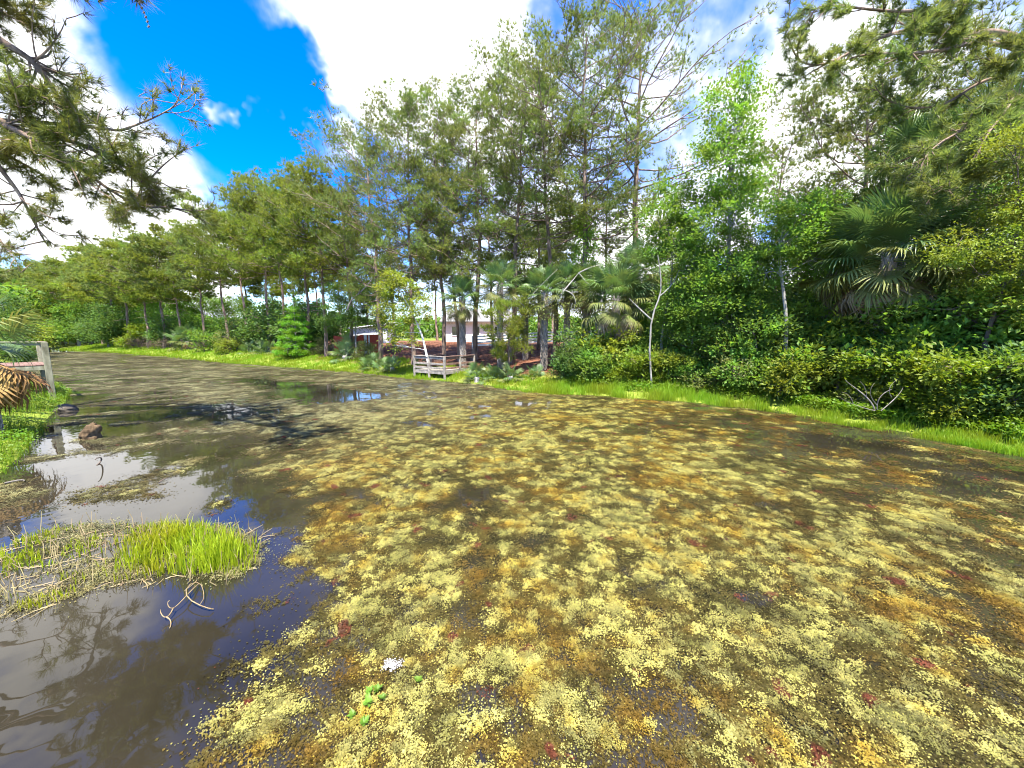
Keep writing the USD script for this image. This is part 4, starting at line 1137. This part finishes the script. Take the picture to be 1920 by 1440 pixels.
put_tree('broadleaf_tree', 1248, 19.5, 'small bright green tree leaning between the tallest pine and the vine-smothered tree', 'tree', [(0, 0, -.3), (-.2, 0, 2.5), (.1, 0, 5), (-.2, 0, 7.5)],
         [(-.7, 0, 8.0, 1.1, .9), (.7, .2, 8.6, 1.0, .8), (.2, 0, 7.0, 1.1, .8), (-.9, .3, 6.4, .8, .6), (.9, .3, 6.2, .8, .7), (0, 0, 9.3, .8, .7)], 9000, .15, .09, 'mid', seed=303, spread=.32)
put_tree('broadleaf_tree', 1290, 18.5, 'leafy tree filling the space below the small leaning tree', 'tree', [(0, 0, -.3), (.2, 0, 2.5), (0, 0, 5.5)], column_blobs(7, 1.8, 6.2, 1.5, 10, taper=.35), 15000, .14, .09, 'mid', seed=304, spread=.32)
put_tree('broadleaf_tree', 1400, 17, 'dark leafy tree between the vine-smothered tree and the pale forked trunk', 'tree', [(0, 0, -.3), (.2, 0, 2.5), (0, 0, 5.5)], column_blobs(8, 1.5, 6.8, 1.4, 10, taper=.4), 15000, .13, .09, 'dark', seed=305, spread=.32)
put_tree('broadleaf_tree', 1560, 17.5, 'green tree crown above and left of the dark fan palm', 'tree', [(0, 0, -.3), (.1, 0, 3), (.1, 0, 6)], [(-.6, 0, 7.3, 1.0, .8), (.6, .2, 7.6, 1.2, .9), (1.6, .4, 7.2, 1.0, .8), (0, .6, 6.2, 1.1, .8), (-1.0, .4, 5.6, .9, .8)], 12000, .14, .1, 'mid', seed=306, spread=.33)
put_tree('broadleaf_tree', 1850, 11.2, 'yellow-green feathery tree hanging over the right edge', 'tree', [(0, 0, -.3), (-.1, 0, 2), (.2, 0, 4), (.3, 0, 5.6)],
         [(-.9, -.2, 4.2, .75, .55), (-.4, -.6, 4.9, .7, .5), (-1.35, 0, 5.0, .7, .45), (.3, -.8, 4.2, .7, .6), (.2, -.5, 3.3, .7, .6), (.6, -.6, 5.6, .8, .6), (-.3, -.2, 5.9, .7, .5), (.9, -.6, 3.2, .6, .7), (.6, -.6, 6.6, .7, .5), (-.4, -.2, 7.6, .7, .5), (.9, -.2, 7.4, .7, .5)],
         22000, .085, .07, 'yellowgreen', bark='twig', seed=307, spread=.2, droop=.5)
put_tree('broadleaf_tree', 1800, 13, 'dark vine-hung tree in the shade right of the fan palm', 'tree', [(0, 0, -.3), (.1, 0, 2), (.1, 0, 5.5)], column_blobs(12, 2.2, 7.2, 1.2, 9, taper=.2), 9000, .12, .1, 'dark', bark='twig', seed=308, spread=.3)
put_tree('broadleaf_tree', 1915, 11.5, 'leafy tree at the right edge behind the vine curtain', 'tree', [(0, 0, -.3), (.1, 0, 2), (.1, 0, 6)], column_blobs(13, 1.0, 8.2, 1.5, 12, taper=.2), 15000, .12, .1, 'olive', bark='twig', seed=309, spread=.3)
put_tree('sweetgum_tree', 808, 26.0, 'light yellow-green sweetgum with crooked white trunk beside the far deck', 'tree', [(0, 0, -.3), (-.35, 0, 1.6), (-.75, 0, 3.2), (-1.5, 0, 4.8), (-2.2, 0, 6.3)],
         [(-2.4, 0, 6.7, .75, .5), (-1.6, 0, 6.2, .7, .5), (-3.0, 0, 5.9, .7, .5), (-1.3, .2, 5.2, .6, .45), (-2.5, .2, 5.0, .8, .55), (-.5, 0, 4.3, .7, .5), (-3.3, 0, 4.6, .5, .4), (-1.7, .1, 4.1, .7, .5), (-2.8, -.1, 3.6, .6, .45), (-.35, -.1, 5.2, .5, .4), (-2.6, 0, 2.1, .5, .35), (-1.0, -.1, 2.5, .35, .25), (-2.9, 0, 2.8, .4, .3), (-1.9, 0, 3.0, .4, .3)],
         5600, .19, .095, 'sweet', bark='bark_white', seed=310, spread=.24, clusters=8, twig_r=.016)
put_tree('oak_tree', 668, 37, 'dark round-crowned oak over the red fence', 'tree', [(0, 0, -.3), (0, 0, 1.8), (.1, 0, 3.5)],
         [(-2.0, 0, 4.2, 1.5, 1.1), (1.6, .2, 4.4, 1.7, 1.2), (0, 0, 5.6, 1.9, 1.2), (-1.4, .5, 6.3, 1.4, 1.0), (1.4, .5, 6.5, 1.4, 1.0), (2.6, .4, 3.6, 1.1, .9), (-2.8, .4, 3.4, .9, .8), (0, -.4, 3.6, 1.4, .8)], 20000, .17, .12, 'dark', seed=311, spread=.42, clusters=6)
# layered cone of a shrub
cone = []
for i in range(9):
    t = i / 8
    z, rr = .7 + t * 6.0, 1.75 * (1 - t) ** .75 + .18
    for k_ in range(max(1, int(6 * (1 - t)) + 1)):
        a = k_ * 2 * math.pi / max(1, int(6 * (1 - t)) + 1) + i * .9
        cone.append((math.cos(a) * rr * .62, math.sin(a) * rr * .62, z, rr * .5 + .08, .26))
put_tree('cone_shrub', 556, 39.5, 'bright green cone-shaped shrub in flat layers on the far bank', 'shrub', [(0, 0, -.3), (0, 0, 2), (.05, 0, 4), (0, 0, 6.4)], cone, 26000, .13, .06, 'cone', seed=312, spread=.14, clusters=7)
put_tree('broadleaf_tree', 150, 92, 'dark green round tree on the far lawn near the end of the canal', 'tree', [(0, 0, -.3), (.1, 0, 3), (0, 0, 6)], [(-3, 0, 4.5, 3, 2.2), (2.5, 0, 5.5, 3.2, 2.4), (0, 0, 8.5, 3.0, 2), (4.5, 0, 3.6, 2.2, 1.8), (-1, -1, 3, 3, 1.6)], 9000, .5, .3, 'mid', seed=313, spread=1.1, clusters=3)
put_tree('broadleaf_tree', 88, 96, 'pale yellow-green drooping tree beyond the dock post', 'tree', [(0, 0, -.3), (.1, 0, 3), (0, 0, 8)], [(-3, 0, 6, 3, 2.4), (2.0, 0, 8, 3, 2.4), (0, 0, 12, 3.0, 2.5), (-5, 0, 10, 3, 2.4), (-1, -1, 3.5, 3, 2.0), (2.5, -1, 4, 2, 1.6)], 9000, .5, .3, 'yellowgreen', seed=314, spread=1.1, clusters=3, droop=.4)
put_tree('broadleaf_tree', 205, 80, 'dark leafy tree under the far pines left of the bright bush', 'tree', [(0, 0, -.3), (.1, 0, 3), (0, 0, 6)], [(-2, 0, 4, 2.6, 2), (2, 0, 5, 2.6, 2), (0, 0, 7.5, 2.4, 1.7), (0, -1, 2.2, 2.6, 1.4)], 8000, .42, .25, 'dark', seed=315, spread=.95, clusters=3)
put_tree('broadleaf_tree', 20, 50, 'dark leafy tree behind the dock at the left edge', 'tree', [(0, 0, -.3), (.1, 0, 3), (0, 0, 6)], [(-2, 0, 4, 2.4, 2), (1.5, 0, 4.6, 2.2, 1.8), (0, 0, 7, 2.2, 1.7), (-3, 0, 8, 2.2, 1.7)], 9000, .3, .2, 'dark', seed=316, spread=.7, clusters=4)

FT = put_tree('broadleaf_tree', 240, 88, 'mid-green tree in the dense row behind the far pines', 'tree', [(0, 0, -.3), (.1, 0, 3), (0, 0, 7)], [(-3, 0, 4.5, 2.6, 2.0), (2.6, 0, 5.5, 2.6, 2.0), (0, 0, 9, 2.6, 2), (-2.2, 1, 11.5, 2, 1.6), (2, .5, 11, 2, 1.6), (0, -1, 2.6, 3.2, 1.6), (.5, 0, 13.5, 1.8, 1.4)], 9000, .5, .3, 'mid', seed=320, spread=1.0, clusters=3, group='green trees behind the far pines')
for i, (px, y, sc) in enumerate([(275, 90, 1.0), (312, 84, .9), (350, 80, .75), (390, 78, .7), (205, 100, 1.15), (168, 112, 1.25), (130, 122, 1.35), (92, 128, 1.4), (52, 128, 1.4), (12, 128, 1.4), (430, 74, .6), (470, 72, .6), (520, 70, .55), (565, 68, .5), (600, 66, .5)]):
    q = ploc(px, y)
    dup(FT, 'broadleaf_tree', 'mid-green tree in the dense row behind the far pines', 'tree', q, i * 1.3, sc, 'green trees behind the far pines')

# bare leaning limbs of dead or leafless trees


def bare(name, label, cat, lines, look='bark_pale', r=.06):
    o0 = np.asarray(lines[0][0], float)
    g0 = np.array([o0[0], o0[1], 0])
    b = MB()
    for ln in lines:
        c = smooth_line([np.asarray(p, float) - g0 for p in ln], 10)
        b.add(*tube(c, np.linspace(r, r * .35, 10), 6))
        r = max(r * .8, .008)
    o = thing(name, label, cat, g0)
    part(o, 'trunk', b.get(), M[look], smooth=True)
    return o


def T(px, y):
    q = atd(px, 660, y)
    return np.array([q[0], q[1], ground_z(q[0], q[1]) - .2])


b1 = bare('leaning_tree', 'thin leafless crooked pale tree standing left of the vine-smothered tree', 'tree', [[T(1226, 18), A(1222, 600, 18), A(1237, 555, 18), A(1238, 510, 18), A(1233, 478, 18)], [A(1222, 600, 18), A(1195, 575, 18), A(1180, 560, 18)], [A(1237, 555, 18), A(1262, 530, 18), A(1275, 500, 18)]], r=.05)
b2 = bare('leaning_tree', 'pale leaning tree arching over the brown slope with thin leafy twigs', 'tree', [[T(1118, 22.5), A(1112, 560, 22.5), A(1085, 512, 22.5), A(1060, 545, 22.5), A(1010, 582, 22.5), A(985, 578, 22.5), A(962, 556, 22.5)], [A(1085, 512, 22.5), A(1130, 500, 22.5), A(1125, 540, 22.5)], [A(1060, 545, 22.5), A(1078, 560, 22.5), A(1072, 590, 22.5)], [A(985, 570, 22.6), A(1005, 545, 22.6), A(1045, 505, 22.6)]], r=.06)
rb = np.random.default_rng(8)
tw = np.vstack([A(px, py, 22.4) + rb.normal(size=(160, 3)) * [.55, .3, .45] for px, py in ((1035, 570), (1010, 585), (1045, 590), (1075, 600), (1095, 560), (985, 575))])
q = atd(1118, 660, 22.5)
part(b2, 'crown', leaves(tw - [q[0], q[1], 0], rand_dirs(rb, len(tw)), .13, .08, rb), M['olive'])
bare('dead_branch', 'pale dead branches splayed in front of the shrubs near the right bank grass', 'branch', [[A(1640, 770, 10.9), A(1625, 745, 10.9), A(1600, 725, 10.9), A(1585, 712, 10.9)], [A(1645, 768, 10.9), A(1650, 745, 10.8), A(1672, 730, 10.8)], [A(1652, 770, 10.7), A(1680, 745, 10.7), A(1693, 727, 10.7)], [A(1640, 770, 10.8), A(1600, 758, 10.7), A(1570, 742, 10.7)], [A(1625, 745, 10.9), A(1622, 728, 10.8), A(1612, 715, 10.8)], [A(1672, 745, 10.75), A(1668, 728, 10.7), A(1682, 712, 10.7)], [A(1600, 758, 10.7), A(1592, 742, 10.7), A(1578, 735, 10.7)], [A(1645, 760, 10.8), A(1632, 738, 10.7), A(1640, 718, 10.7)]], 'deadwood', r=.02)
bare('dead_branch', 'curved pale branch poking out below the vine-smothered tree', 'branch', [[T(1420, 16.2), A(1418, 640, 16.2), A(1405, 622, 16.2), A(1385, 614, 16.2)]], 'deadwood', r=.035)
bare('dead_branch', 'white diagonal dead branch hanging in front of the dark oak', 'branch', [[A(651, 582, 32), A(660, 562, 32), A(675, 548, 32), A(694, 528, 32), A(696, 518, 32)]], 'deadwood', r=.07)

# young pine, bright green
qy = atd(953, 660, 22.8)
zy = ground_z(qy[0], qy[1])
t, c, v = pine_mesh(401, 4.1, 1.1, 1.55, .10, nl=20, nlen=.26, nw=.026, clump=.36, tufts=9, k=9, dead=0)
o = thing('young_pine', 'young bright yellow-green pine with red-brown trunk right of the far deck', 'pine tree', (qy[0], qy[1], zy - .05))
part(o, 'trunk', t, M['bark'], smooth=True)
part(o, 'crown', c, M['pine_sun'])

# ------------------------------------------------------------------ palms


def trunk_to(px, py, y):
    """Trunk height that brings the crown's heart to row py."""
    return atd(px, py, y)[2] - ploc(px, y)[2]


make_palm('cabbage_palm', 'large dark fan palm on the right with a skirt of pale dead fronds', ploc(1645, 14.0), .3, 1, 501, trunk_to(1645, 478, 14.0), n=64, dead=24, petiole=1.3, radius=1.2, old=.3, lo=-.75, dead_el=(-1.15, -.6))
make_palm('cabbage_palm', 'fan palm with drooping dead fronds at the foot of the tallest pine', ploc(1152, 21.0), .1, 1, 502, trunk_to(1152, 560, 21.0), n=46, dead=20, petiole=1.25, radius=1.15, old=.35, lo=-.8, dead_el=(-1.2, -.65))
kp = make_palm('cabbage_palm', 'fan palm with criss-cross trunk in the middle of the brown slope', ploc(1020, 23.5), .6, 1, 503, trunk_to(1020, 548, 23.5), n=36, dead=8, r=.17, petiole=.95, radius=.85)
kq = make_palm('cabbage_palm', 'fan palm with white criss-cross trunk left of the young bright pine', ploc(938, 25.0), .2, 1, 504, trunk_to(938, 535, 25.0), n=34, dead=5, r=.16, petiole=.95, radius=.85)
dup(kq, 'cabbage_palm', 'fan palm with criss-cross trunk right of the one in mid slope', 'palm', ploc(1062, 24.5), 2.0, (1, 1, .93))
dup(kp, 'cabbage_palm', 'dim fan palm behind the rail fence gap above the white house', 'palm', ploc(985, 28.5), 1.2, 1.0)
dup(kp, 'cabbage_palm', 'fan palm in shade right behind the far deck among the dark trunks', 'palm', ploc(868, 26.5), 2.6, 1.0)
dup(kp, 'cabbage_palm', 'fan palm behind and left of the palm under the tallest pine', 'palm', ploc(1098, 24.0), .4, 1.0)
dup(kp, 'cabbage_palm', 'fan palm top behind the skirted palm under the tallest pine', 'palm', ploc(1185, 23.5), 3.4, 1.15)
dup(kq, 'cabbage_palm', 'tall dark fan palm directly above the large skirted one', 'palm', ploc(1662, 16.5), 1.0, (1.15, 1.15, 1.5))
dup(kq, 'cabbage_palm', 'spiky dark fan palm in the shade right of the large skirted one', 'palm', ploc(1790, 14.5), 5.0, (1.1, 1.1, 1.45))
dup(kq, 'cabbage_palm', 'half-hidden fan palm among leaves left of the large skirted one', 'palm', ploc(1545, 17.5), 3.0, (1.0, 1.0, .9))
make_palm('cabbage_palm', 'trunkless palm with tan drooping fronds on the far bank beside the bright bush', ploc(352, bank_y(352, 4.5)), .3, 1.6, 505, .9, n=30, dead=22, petiole=1.0, radius=.9, dead_look='frond_tan', old=.4, boots=False)
make_palm('cabbage_palm', 'fan palm at the left edge trailing tan dead fronds before the dock', np.array([*atd(-45, 660, 9.6)[:2], ground_z(*atd(-45, 660, 9.6)[:2]) - .05]), 1.0, 1, 506, 2.4, n=6, dead=40, petiole=.85, radius=.85, dead_look='frond_tan', old=.15, lo=1.0, dead_el=(-1.25, -.3))
sp = make_palm('palmetto', 'palmetto at the right end of the far deck', ploc(893, 22.6), 0, 1, 511, .35, n=15, dead=0, petiole=.55, radius=.5, boots=False, lo=.1)
sq = make_palm('palmetto', 'upright grey-green palmetto next right from the deck-end one', ploc(926, 22.9), 0, 1, 512, .1, n=14, dead=0, petiole=.5, radius=.48, boots=False, lo=.3)
for px, y, sc, lab in [(957, 21.8, .9, 'palmetto in front of the young bright pine'), (1003, 22.0, .85, 'small pale palmetto on the slope below the mid-slope palm'), (1050, 24.6, .8, 'dark low palmetto on the slope near the right-hand criss-cross trunk'), (792, 27.0, 1.0, 'palmetto just left of the far deck')]:
    dup(sp if px in (957, 1050) else sq, 'palmetto', lab, 'palm', ploc(px, y), px * .7, sc)
for px, y, sc, lab in [(645, 35.0, 1.5, 'short-stemmed palmetto in front of the red fence'), (700, 31.0, 1.45, 'tall leafy palmetto clump left of the deck, dark one behind'), (720, 29.2, 1.25, 'grey-green palmetto clump nearest the deck on its left'), (690, 30.4, 1.1, 'grey palmetto at the left of the clump by the deck'), (735, 28.6, 1.0, 'pale palmetto leaning at the right of the clump by the deck'),
                       (655, 37.5, 1.9, 'spiky palmetto against the red fence boards'), (500, bank_y(500, 4.5), 2.0, 'palmetto on the bank left of the cone-shaped shrub'), (470, bank_y(470, 4.2), 1.8, 'low palmetto in the bushes left of the cone-shaped shrub')]:
    dup(sp if int(px) % 2 else sq, 'palmetto', lab, 'palm', ploc(px, y), px * .31, sc)

# ------------------------------------------------------------------ shrubs
SHRUB = {}


def make_shrub(key, look, seed, n_leaf, leaf, bark='twig', rx=1.2, h=1.75, spread=.15, airy=1.0):
    rng = np.random.default_rng(seed)
    blobs = []
    for i in range(11):
        a, q = rng.uniform(0, 6.3), rx * rng.uniform(.1, .75)
        z = h * rng.uniform(.22, .88) * (1 - .25 * q / rx)
        rr = rng.uniform(.30, .48) * rx * airy
        blobs.append((math.cos(a) * q, math.sin(a) * q, z, rr, rr * .7))
    return blob_tree(seed, [(0, 0, -.1), (.03, 0, h * .25), (0, .03, h * .5)], blobs, n_leaf, leaf, .05, spread=spread, clusters=15, twig_r=.008)


for key, look, seed, nlf, lf, kw in [('glossy', 'mid', 601, 4200, .135, {}), ('dark', 'dark', 602, 4200, .125, {}), ('yellow', 'yellowgreen', 603, 3800, .13, {}), ('olive', 'olive', 604, 3800, .11, {}), ('tall', 'mid', 605, 5600, .13, dict(h=2.6)), ('bright', 'young', 606, 4600, .13, {}), ('dry', 'brush', 607, 2600, .06, dict(airy=1.2))]:
    SHRUB[key] = (make_shrub(key, look, seed, nlf, lf, **kw), look)
SHRUB_SRC = {}


def put_shrub(key, px, y, scale, label, group=None, rz=None, name='shrub'):
    loc = ploc(px, y, -.08)
    rz = px * .37 if rz is None else rz
    if key not in SHRUB_SRC:
        (t, c), look = SHRUB[key]
        o = thing(name, label, 'shrub', loc, rz, scale, group)
        part(o, 'stem', t, M['twig'])
        part(o, 'foliage', c, M[look])
        SHRUB_SRC[key] = o
        return o
    return dup(SHRUB_SRC[key], name, label, 'shrub', loc, rz, scale, group)


ORD = ['first', 'second', 'third', 'fourth', 'fifth', 'sixth', 'seventh', 'eighth', 'ninth', 'tenth', 'eleventh', 'twelfth', 'thirteenth']
MARKS = [(1040, 'the lawn edge'), (1226, 'the thin crooked tree'), (1352, 'the vine-smothered tree'), (1470, 'the pale forked trunk'), (1640, 'the dead branches'), (1760, 'the large fan palm'), (2400, '')]
LOOK = {'glossy': 'mid-green', 'dark': 'dark green', 'yellow': 'yellow-green', 'olive': 'olive', 'tall': 'tall green', 'bright': 'bright green'}
_count = {}


def thicket_label(key, px, row):
    mark = [m for x, m in MARKS if x <= px][-1]
    k = _count[(row, mark)] = _count.get((row, mark), -1) + 1
    return f'{LOOK[key]} shrub, {row} row of the thicket, {ORD[k]} right of {mark}'


GT = 'leafy shrubs packed in the thicket on the right bank'
LT = 'leafy green shrub packed among others in the right bank thicket'
rs = np.random.default_rng(15)
named = {1075: ('dark', 'first dark shrub at the left end of the thicket, beside the lawn'), 1120: ('glossy', 'glossy green shrub second from the lawn end of the thicket'), 1520: ('yellow', 'yellow-green shrub in the thicket left of the dead branches'),
         1590: ('yellow', 'sunlit yellow-green shrub directly above the splayed dead branches'), 1660: ('olive', 'twiggy olive shrub behind the splayed dead branches'), 1790: ('yellow', 'bright sprawling shrub right of the twiggy olive shrub'), 1880: ('dark', 'deep green shrub at the right edge above the bank grass')}
for px in list(range(1070, 1930, 46)):
    y = bank_y(px, 2.2)
    near = min(named, key=lambda k_: abs(k_ - px))
    if abs(near - px) < 24:
        key, lab = named[near]
        grp = None
    else:
        key = str(rs.choice(['glossy', 'bright', 'glossy', 'olive', 'yellow']))
        lab, grp = thicket_label(key, px, 'waterside'), GT
    put_shrub(key, px, y, rs.uniform(.7, 1.4), lab, grp)
for px in range(1100, 1960, 50):
    key = str(rs.choice(['glossy', 'glossy', 'tall', 'yellow', 'dark']))
    put_shrub(key, px + rs.uniform(-15, 15), bank_y(px, 3.8), rs.uniform(1.15, 1.95), thicket_label(key, px, 'middle'), GT)
for px in range(1180, 1980, 58):
    key = str(rs.choice(['tall', 'dark', 'glossy']))
    put_shrub(key, px + rs.uniform(-15, 15), bank_y(px, 5.6), rs.uniform(1.6, 2.0), thicket_label(key, px, 'back'), GT)
put_shrub('tall', 1730, 12.3, 1.05, 'tall shrub with pale shoot tips beneath the right side of the large fan palm', rz=.5)
put_shrub('tall', 1775, 12.0, .95, 'full green shrub in front of the vine-hung dark tree')
for px in range(1230, 1990, 52):
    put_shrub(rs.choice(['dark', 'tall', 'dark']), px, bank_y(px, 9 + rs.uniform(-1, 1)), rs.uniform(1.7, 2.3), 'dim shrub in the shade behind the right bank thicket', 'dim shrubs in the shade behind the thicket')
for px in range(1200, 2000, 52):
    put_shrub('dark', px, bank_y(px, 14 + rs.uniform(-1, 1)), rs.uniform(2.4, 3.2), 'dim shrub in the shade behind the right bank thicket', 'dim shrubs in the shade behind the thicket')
put_shrub('bright', 268, bank_y(268, 5), 3.4, 'big bright green bush on the far bank, left of the tan-fronded palm')
put_shrub('glossy', 412, bank_y(412, 5), 2.7, 'green bush on the far bank right of the tan-fronded palm')
put_shrub('olive', 445, bank_y(445, 5), 2.4, 'greyish bush between the far-bank green bush and the palmettos')
put_shrub('dark', 480, bank_y(480, 6), 3.0, 'dark bush behind the low palmettos of the far bank')
put_shrub('yellow', 430, bank_y(430, 3.4), 1.3, 'low yellow-green bush at the waterside below the greyish bush')
put_shrub('bright', 528, bank_y(528, 3.2), .8, 'low bright bush at the foot of the cone-shaped shrub')
put_shrub('bright', 548, bank_y(548, 3.0), .6, 'smaller low bush right in front of the cone-shaped shrub')
put_shrub('olive', 600, bank_y(604, 4.6), 1.0, 'olive bush right of the cone-shaped shrub')
put_shrub('olive', 683, 34.5, 1.0, 'olive shrub half hiding the white shed behind the red fence')
put_shrub('dark', 612, bank_y(606, 7), 2.2, 'dark bush at the left end of the red fence')
put_shrub('dark', 575, bank_y(575, 6), 3.2, 'dark bush behind the cone-shaped shrub')
put_shrub('dark', 520, bank_y(520, 6.5), 3.4, 'dark bush under the sunlit pines left of the cone')
put_shrub('dark', 320, bank_y(320, 5), 3.2, 'dark bush behind the tan-fronded palm')
put_shrub('dark', 230, bank_y(230, 5), 3.2, 'dark bush left of the big bright bush')
for px, y, sc in [(235, 3.9, 1.5), (262, 3.9, 1.6), (290, 4, 1.5), (316, 4, 1.3), (384, 3.6, 1.3)]:
    put_shrub('dry', px, bank_y(px, y), sc, 'dry brown brush at the waterline below the far-bank bushes', 'dry brown brush on the far bank')
for px, y, sc in [(40, 60, 3.5), (60, 75, 3.5), (5, 44, 2.6), (-30, 36, 2.6), (30, 34, 1.6)]:
    put_shrub('dark' if px < 35 else 'yellow', px, y, sc, 'leafy bush behind the dock on the left bank', 'bushes behind the dock')

# ------------------------------------------------------------------ small things in the water at left


def lump_mesh(seed, size, rough=.3, sub=3, squash=1.0):
    m = trimesh.creation.icosphere(sub)
    v = np.array(m.vertices)
    k_ = 1 + (fbm(v * 1.6 + seed, 4, seed) - .5) * 2 * rough
    v = v * k_[:, None] * np.asarray(size)
    return v, m.faces


q = gnd(170, 822)
v, f = lump_mesh(3, (.26, .20, .30), .55)
v[:, 0] += np.clip(v[:, 2], 0, 1) * .35
o = thing('tree_stump', 'rotten brown stump sticking out of the water near the left bank', 'stump', (q[0], q[1], .0))
part(o, 'stump_body', (v + [0, 0, .10], f), M['stump'], smooth=True)
part(o, 'splinter', MB().add(*tube([[.08, 0, .2], [.16, .02, .36], [.2, 0, .44]], [.06, .04, .01], 6)).add(*tube([[-.1, .03, .15], [-.13, .02, .3]], [.05, .01], 6)).get(), M['stump'])
q = gnd(122, 770)
v, f = lump_mesh(9, (.36, .28, .22), .35)
whole('rock', (v + [q[0], q[1], .03], f), M['stone'], 'dark wet rock beside the dock post', 'rock', smooth=True)


def stick(label, pts, r, look='deadwood'):
    o = thing('stick', label, 'stick', (pts[0][0], pts[0][1], 0))
    c = smooth_line([np.asarray(p) - [pts[0][0], pts[0][1], 0] for p in pts], 12)
    part(o, 'stem', MB().add(*tube(c, np.linspace(r, r * .5, 12), 6)).get(), M[look], smooth=True)
    return o


stick('thin dark forked twig poking out of the water below the stump', [gnd(182, 872), gnd(190, 862, .08), gnd(187, 858, .2), gnd(178, 862, .24)], .016, 'twig')
stick('pale stick floating in the water left of the stump', [gnd(88, 818, .03), gnd(110, 816, .04)], .02)
stick('small dark stick floating on the open water right of the twig', [gnd(298, 905, .02), gnd(306, 899, .05), gnd(314, 896, .04)], .014, 'twig')
stick('pale twig lying in the scum at the left bank edge', [gnd(8, 906, .03), gnd(38, 900, .04), gnd(45, 902, .03)], .018)
for lab, pts in [('pale root stem curled in a loop in front of the marsh grass', [gnd(400, 1142, .02), gnd(378, 1136, .06), gnd(352, 1120, .08), gnd(352, 1100, .1), gnd(372, 1092, .08), gnd(382, 1112, .05), gnd(376, 1132, .03)]),
                 ('pale root stem bending down from the marsh grass', [gnd(372, 1095, .03), gnd(345, 1122, .07), gnd(325, 1140, .06), gnd(315, 1135, .1), gnd(318, 1126, .14)]),
                 ('pale forked root tip reaching lowest below the marsh grass', [gnd(325, 1140, .06), gnd(312, 1157, .05), gnd(303, 1152, .08), gnd(301, 1143, .12)]),
                 ('pale root end trailing into the brown water', [gnd(312, 1157, .05), gnd(320, 1165, .03), gnd(318, 1178, .01)])]:
    stick(lab, pts, .006, 'straw_bark')
# bright green plants floating near the front
rw = np.random.default_rng(17)
for px, py, s_, lab in [(708, 1293, .038, 'bright green water plant, right of the two upper ones near the front'), (693, 1296, .032, 'bright green water plant, left of the two upper ones near the front'), (718, 1308, .034, 'pale green water plant right below the upper pair'), (690, 1318, .045, 'largest bright green water plant of the front cluster'), (662, 1340, .03, 'pale round water plant lowest in the front cluster'), (682, 1355, .032, 'star-shaped green water plant alone below the cluster'), (785, 1275, .03, 'green water plant with a leafy stem right of the cluster')]:
    n_ = 16
    a = np.arange(n_) * 2.4
    D = norm(np.column_stack([np.cos(a), np.sin(a), rw.uniform(.25, .8, n_)]))
    q = gnd(px, py, .03)
    whole('water_plant', leaves(np.tile(q, (n_, 1)), D, s_ * 1.3, s_ * .8, rw), M['waterplant'], lab, 'water plant')
q = gnd(735, 1247, .02)
nf = 240
xy = rw.normal(size=(nf, 2)) * [.035, .028]
whole('froth', MB().add(*leaves(np.column_stack([q[0] + xy[:, 0], q[1] + xy[:, 1], .018 + rw.uniform(0, .008, nf)]), norm(np.column_stack([rw.normal(size=(nf, 2)), rw.uniform(0, .5, nf)])), .012, .011, rw)).get(), M['foam'], 'small patch of white froth floating on the weed', 'froth', kind='stuff')

# ------------------------------------------------------------------ far-off wood that closes the horizon
rd = np.random.default_rng(23)
nd = 60000
th = rd.uniform(-math.pi * .48, math.pi * .5, nd)
dist = 150 + 30 * rd.random(nd)
top = 5.0 + 6.5 * fbm(np.column_stack([th * 14, 0 * th, 0 * th]), 4, 61) + 4 * (th < -.75)
z = 2 + top * rd.random(nd) ** .8
P = np.column_stack([np.sin(th) * dist, np.cos(th) * dist, z])
whole('far_wood', MB().add(*leaves(P, rand_dirs(rd, nd), 1.5, 1.2, rd)).get(), M['mid'], 'distant low wood closing the horizon behind the canal', 'wood', kind='stuff')
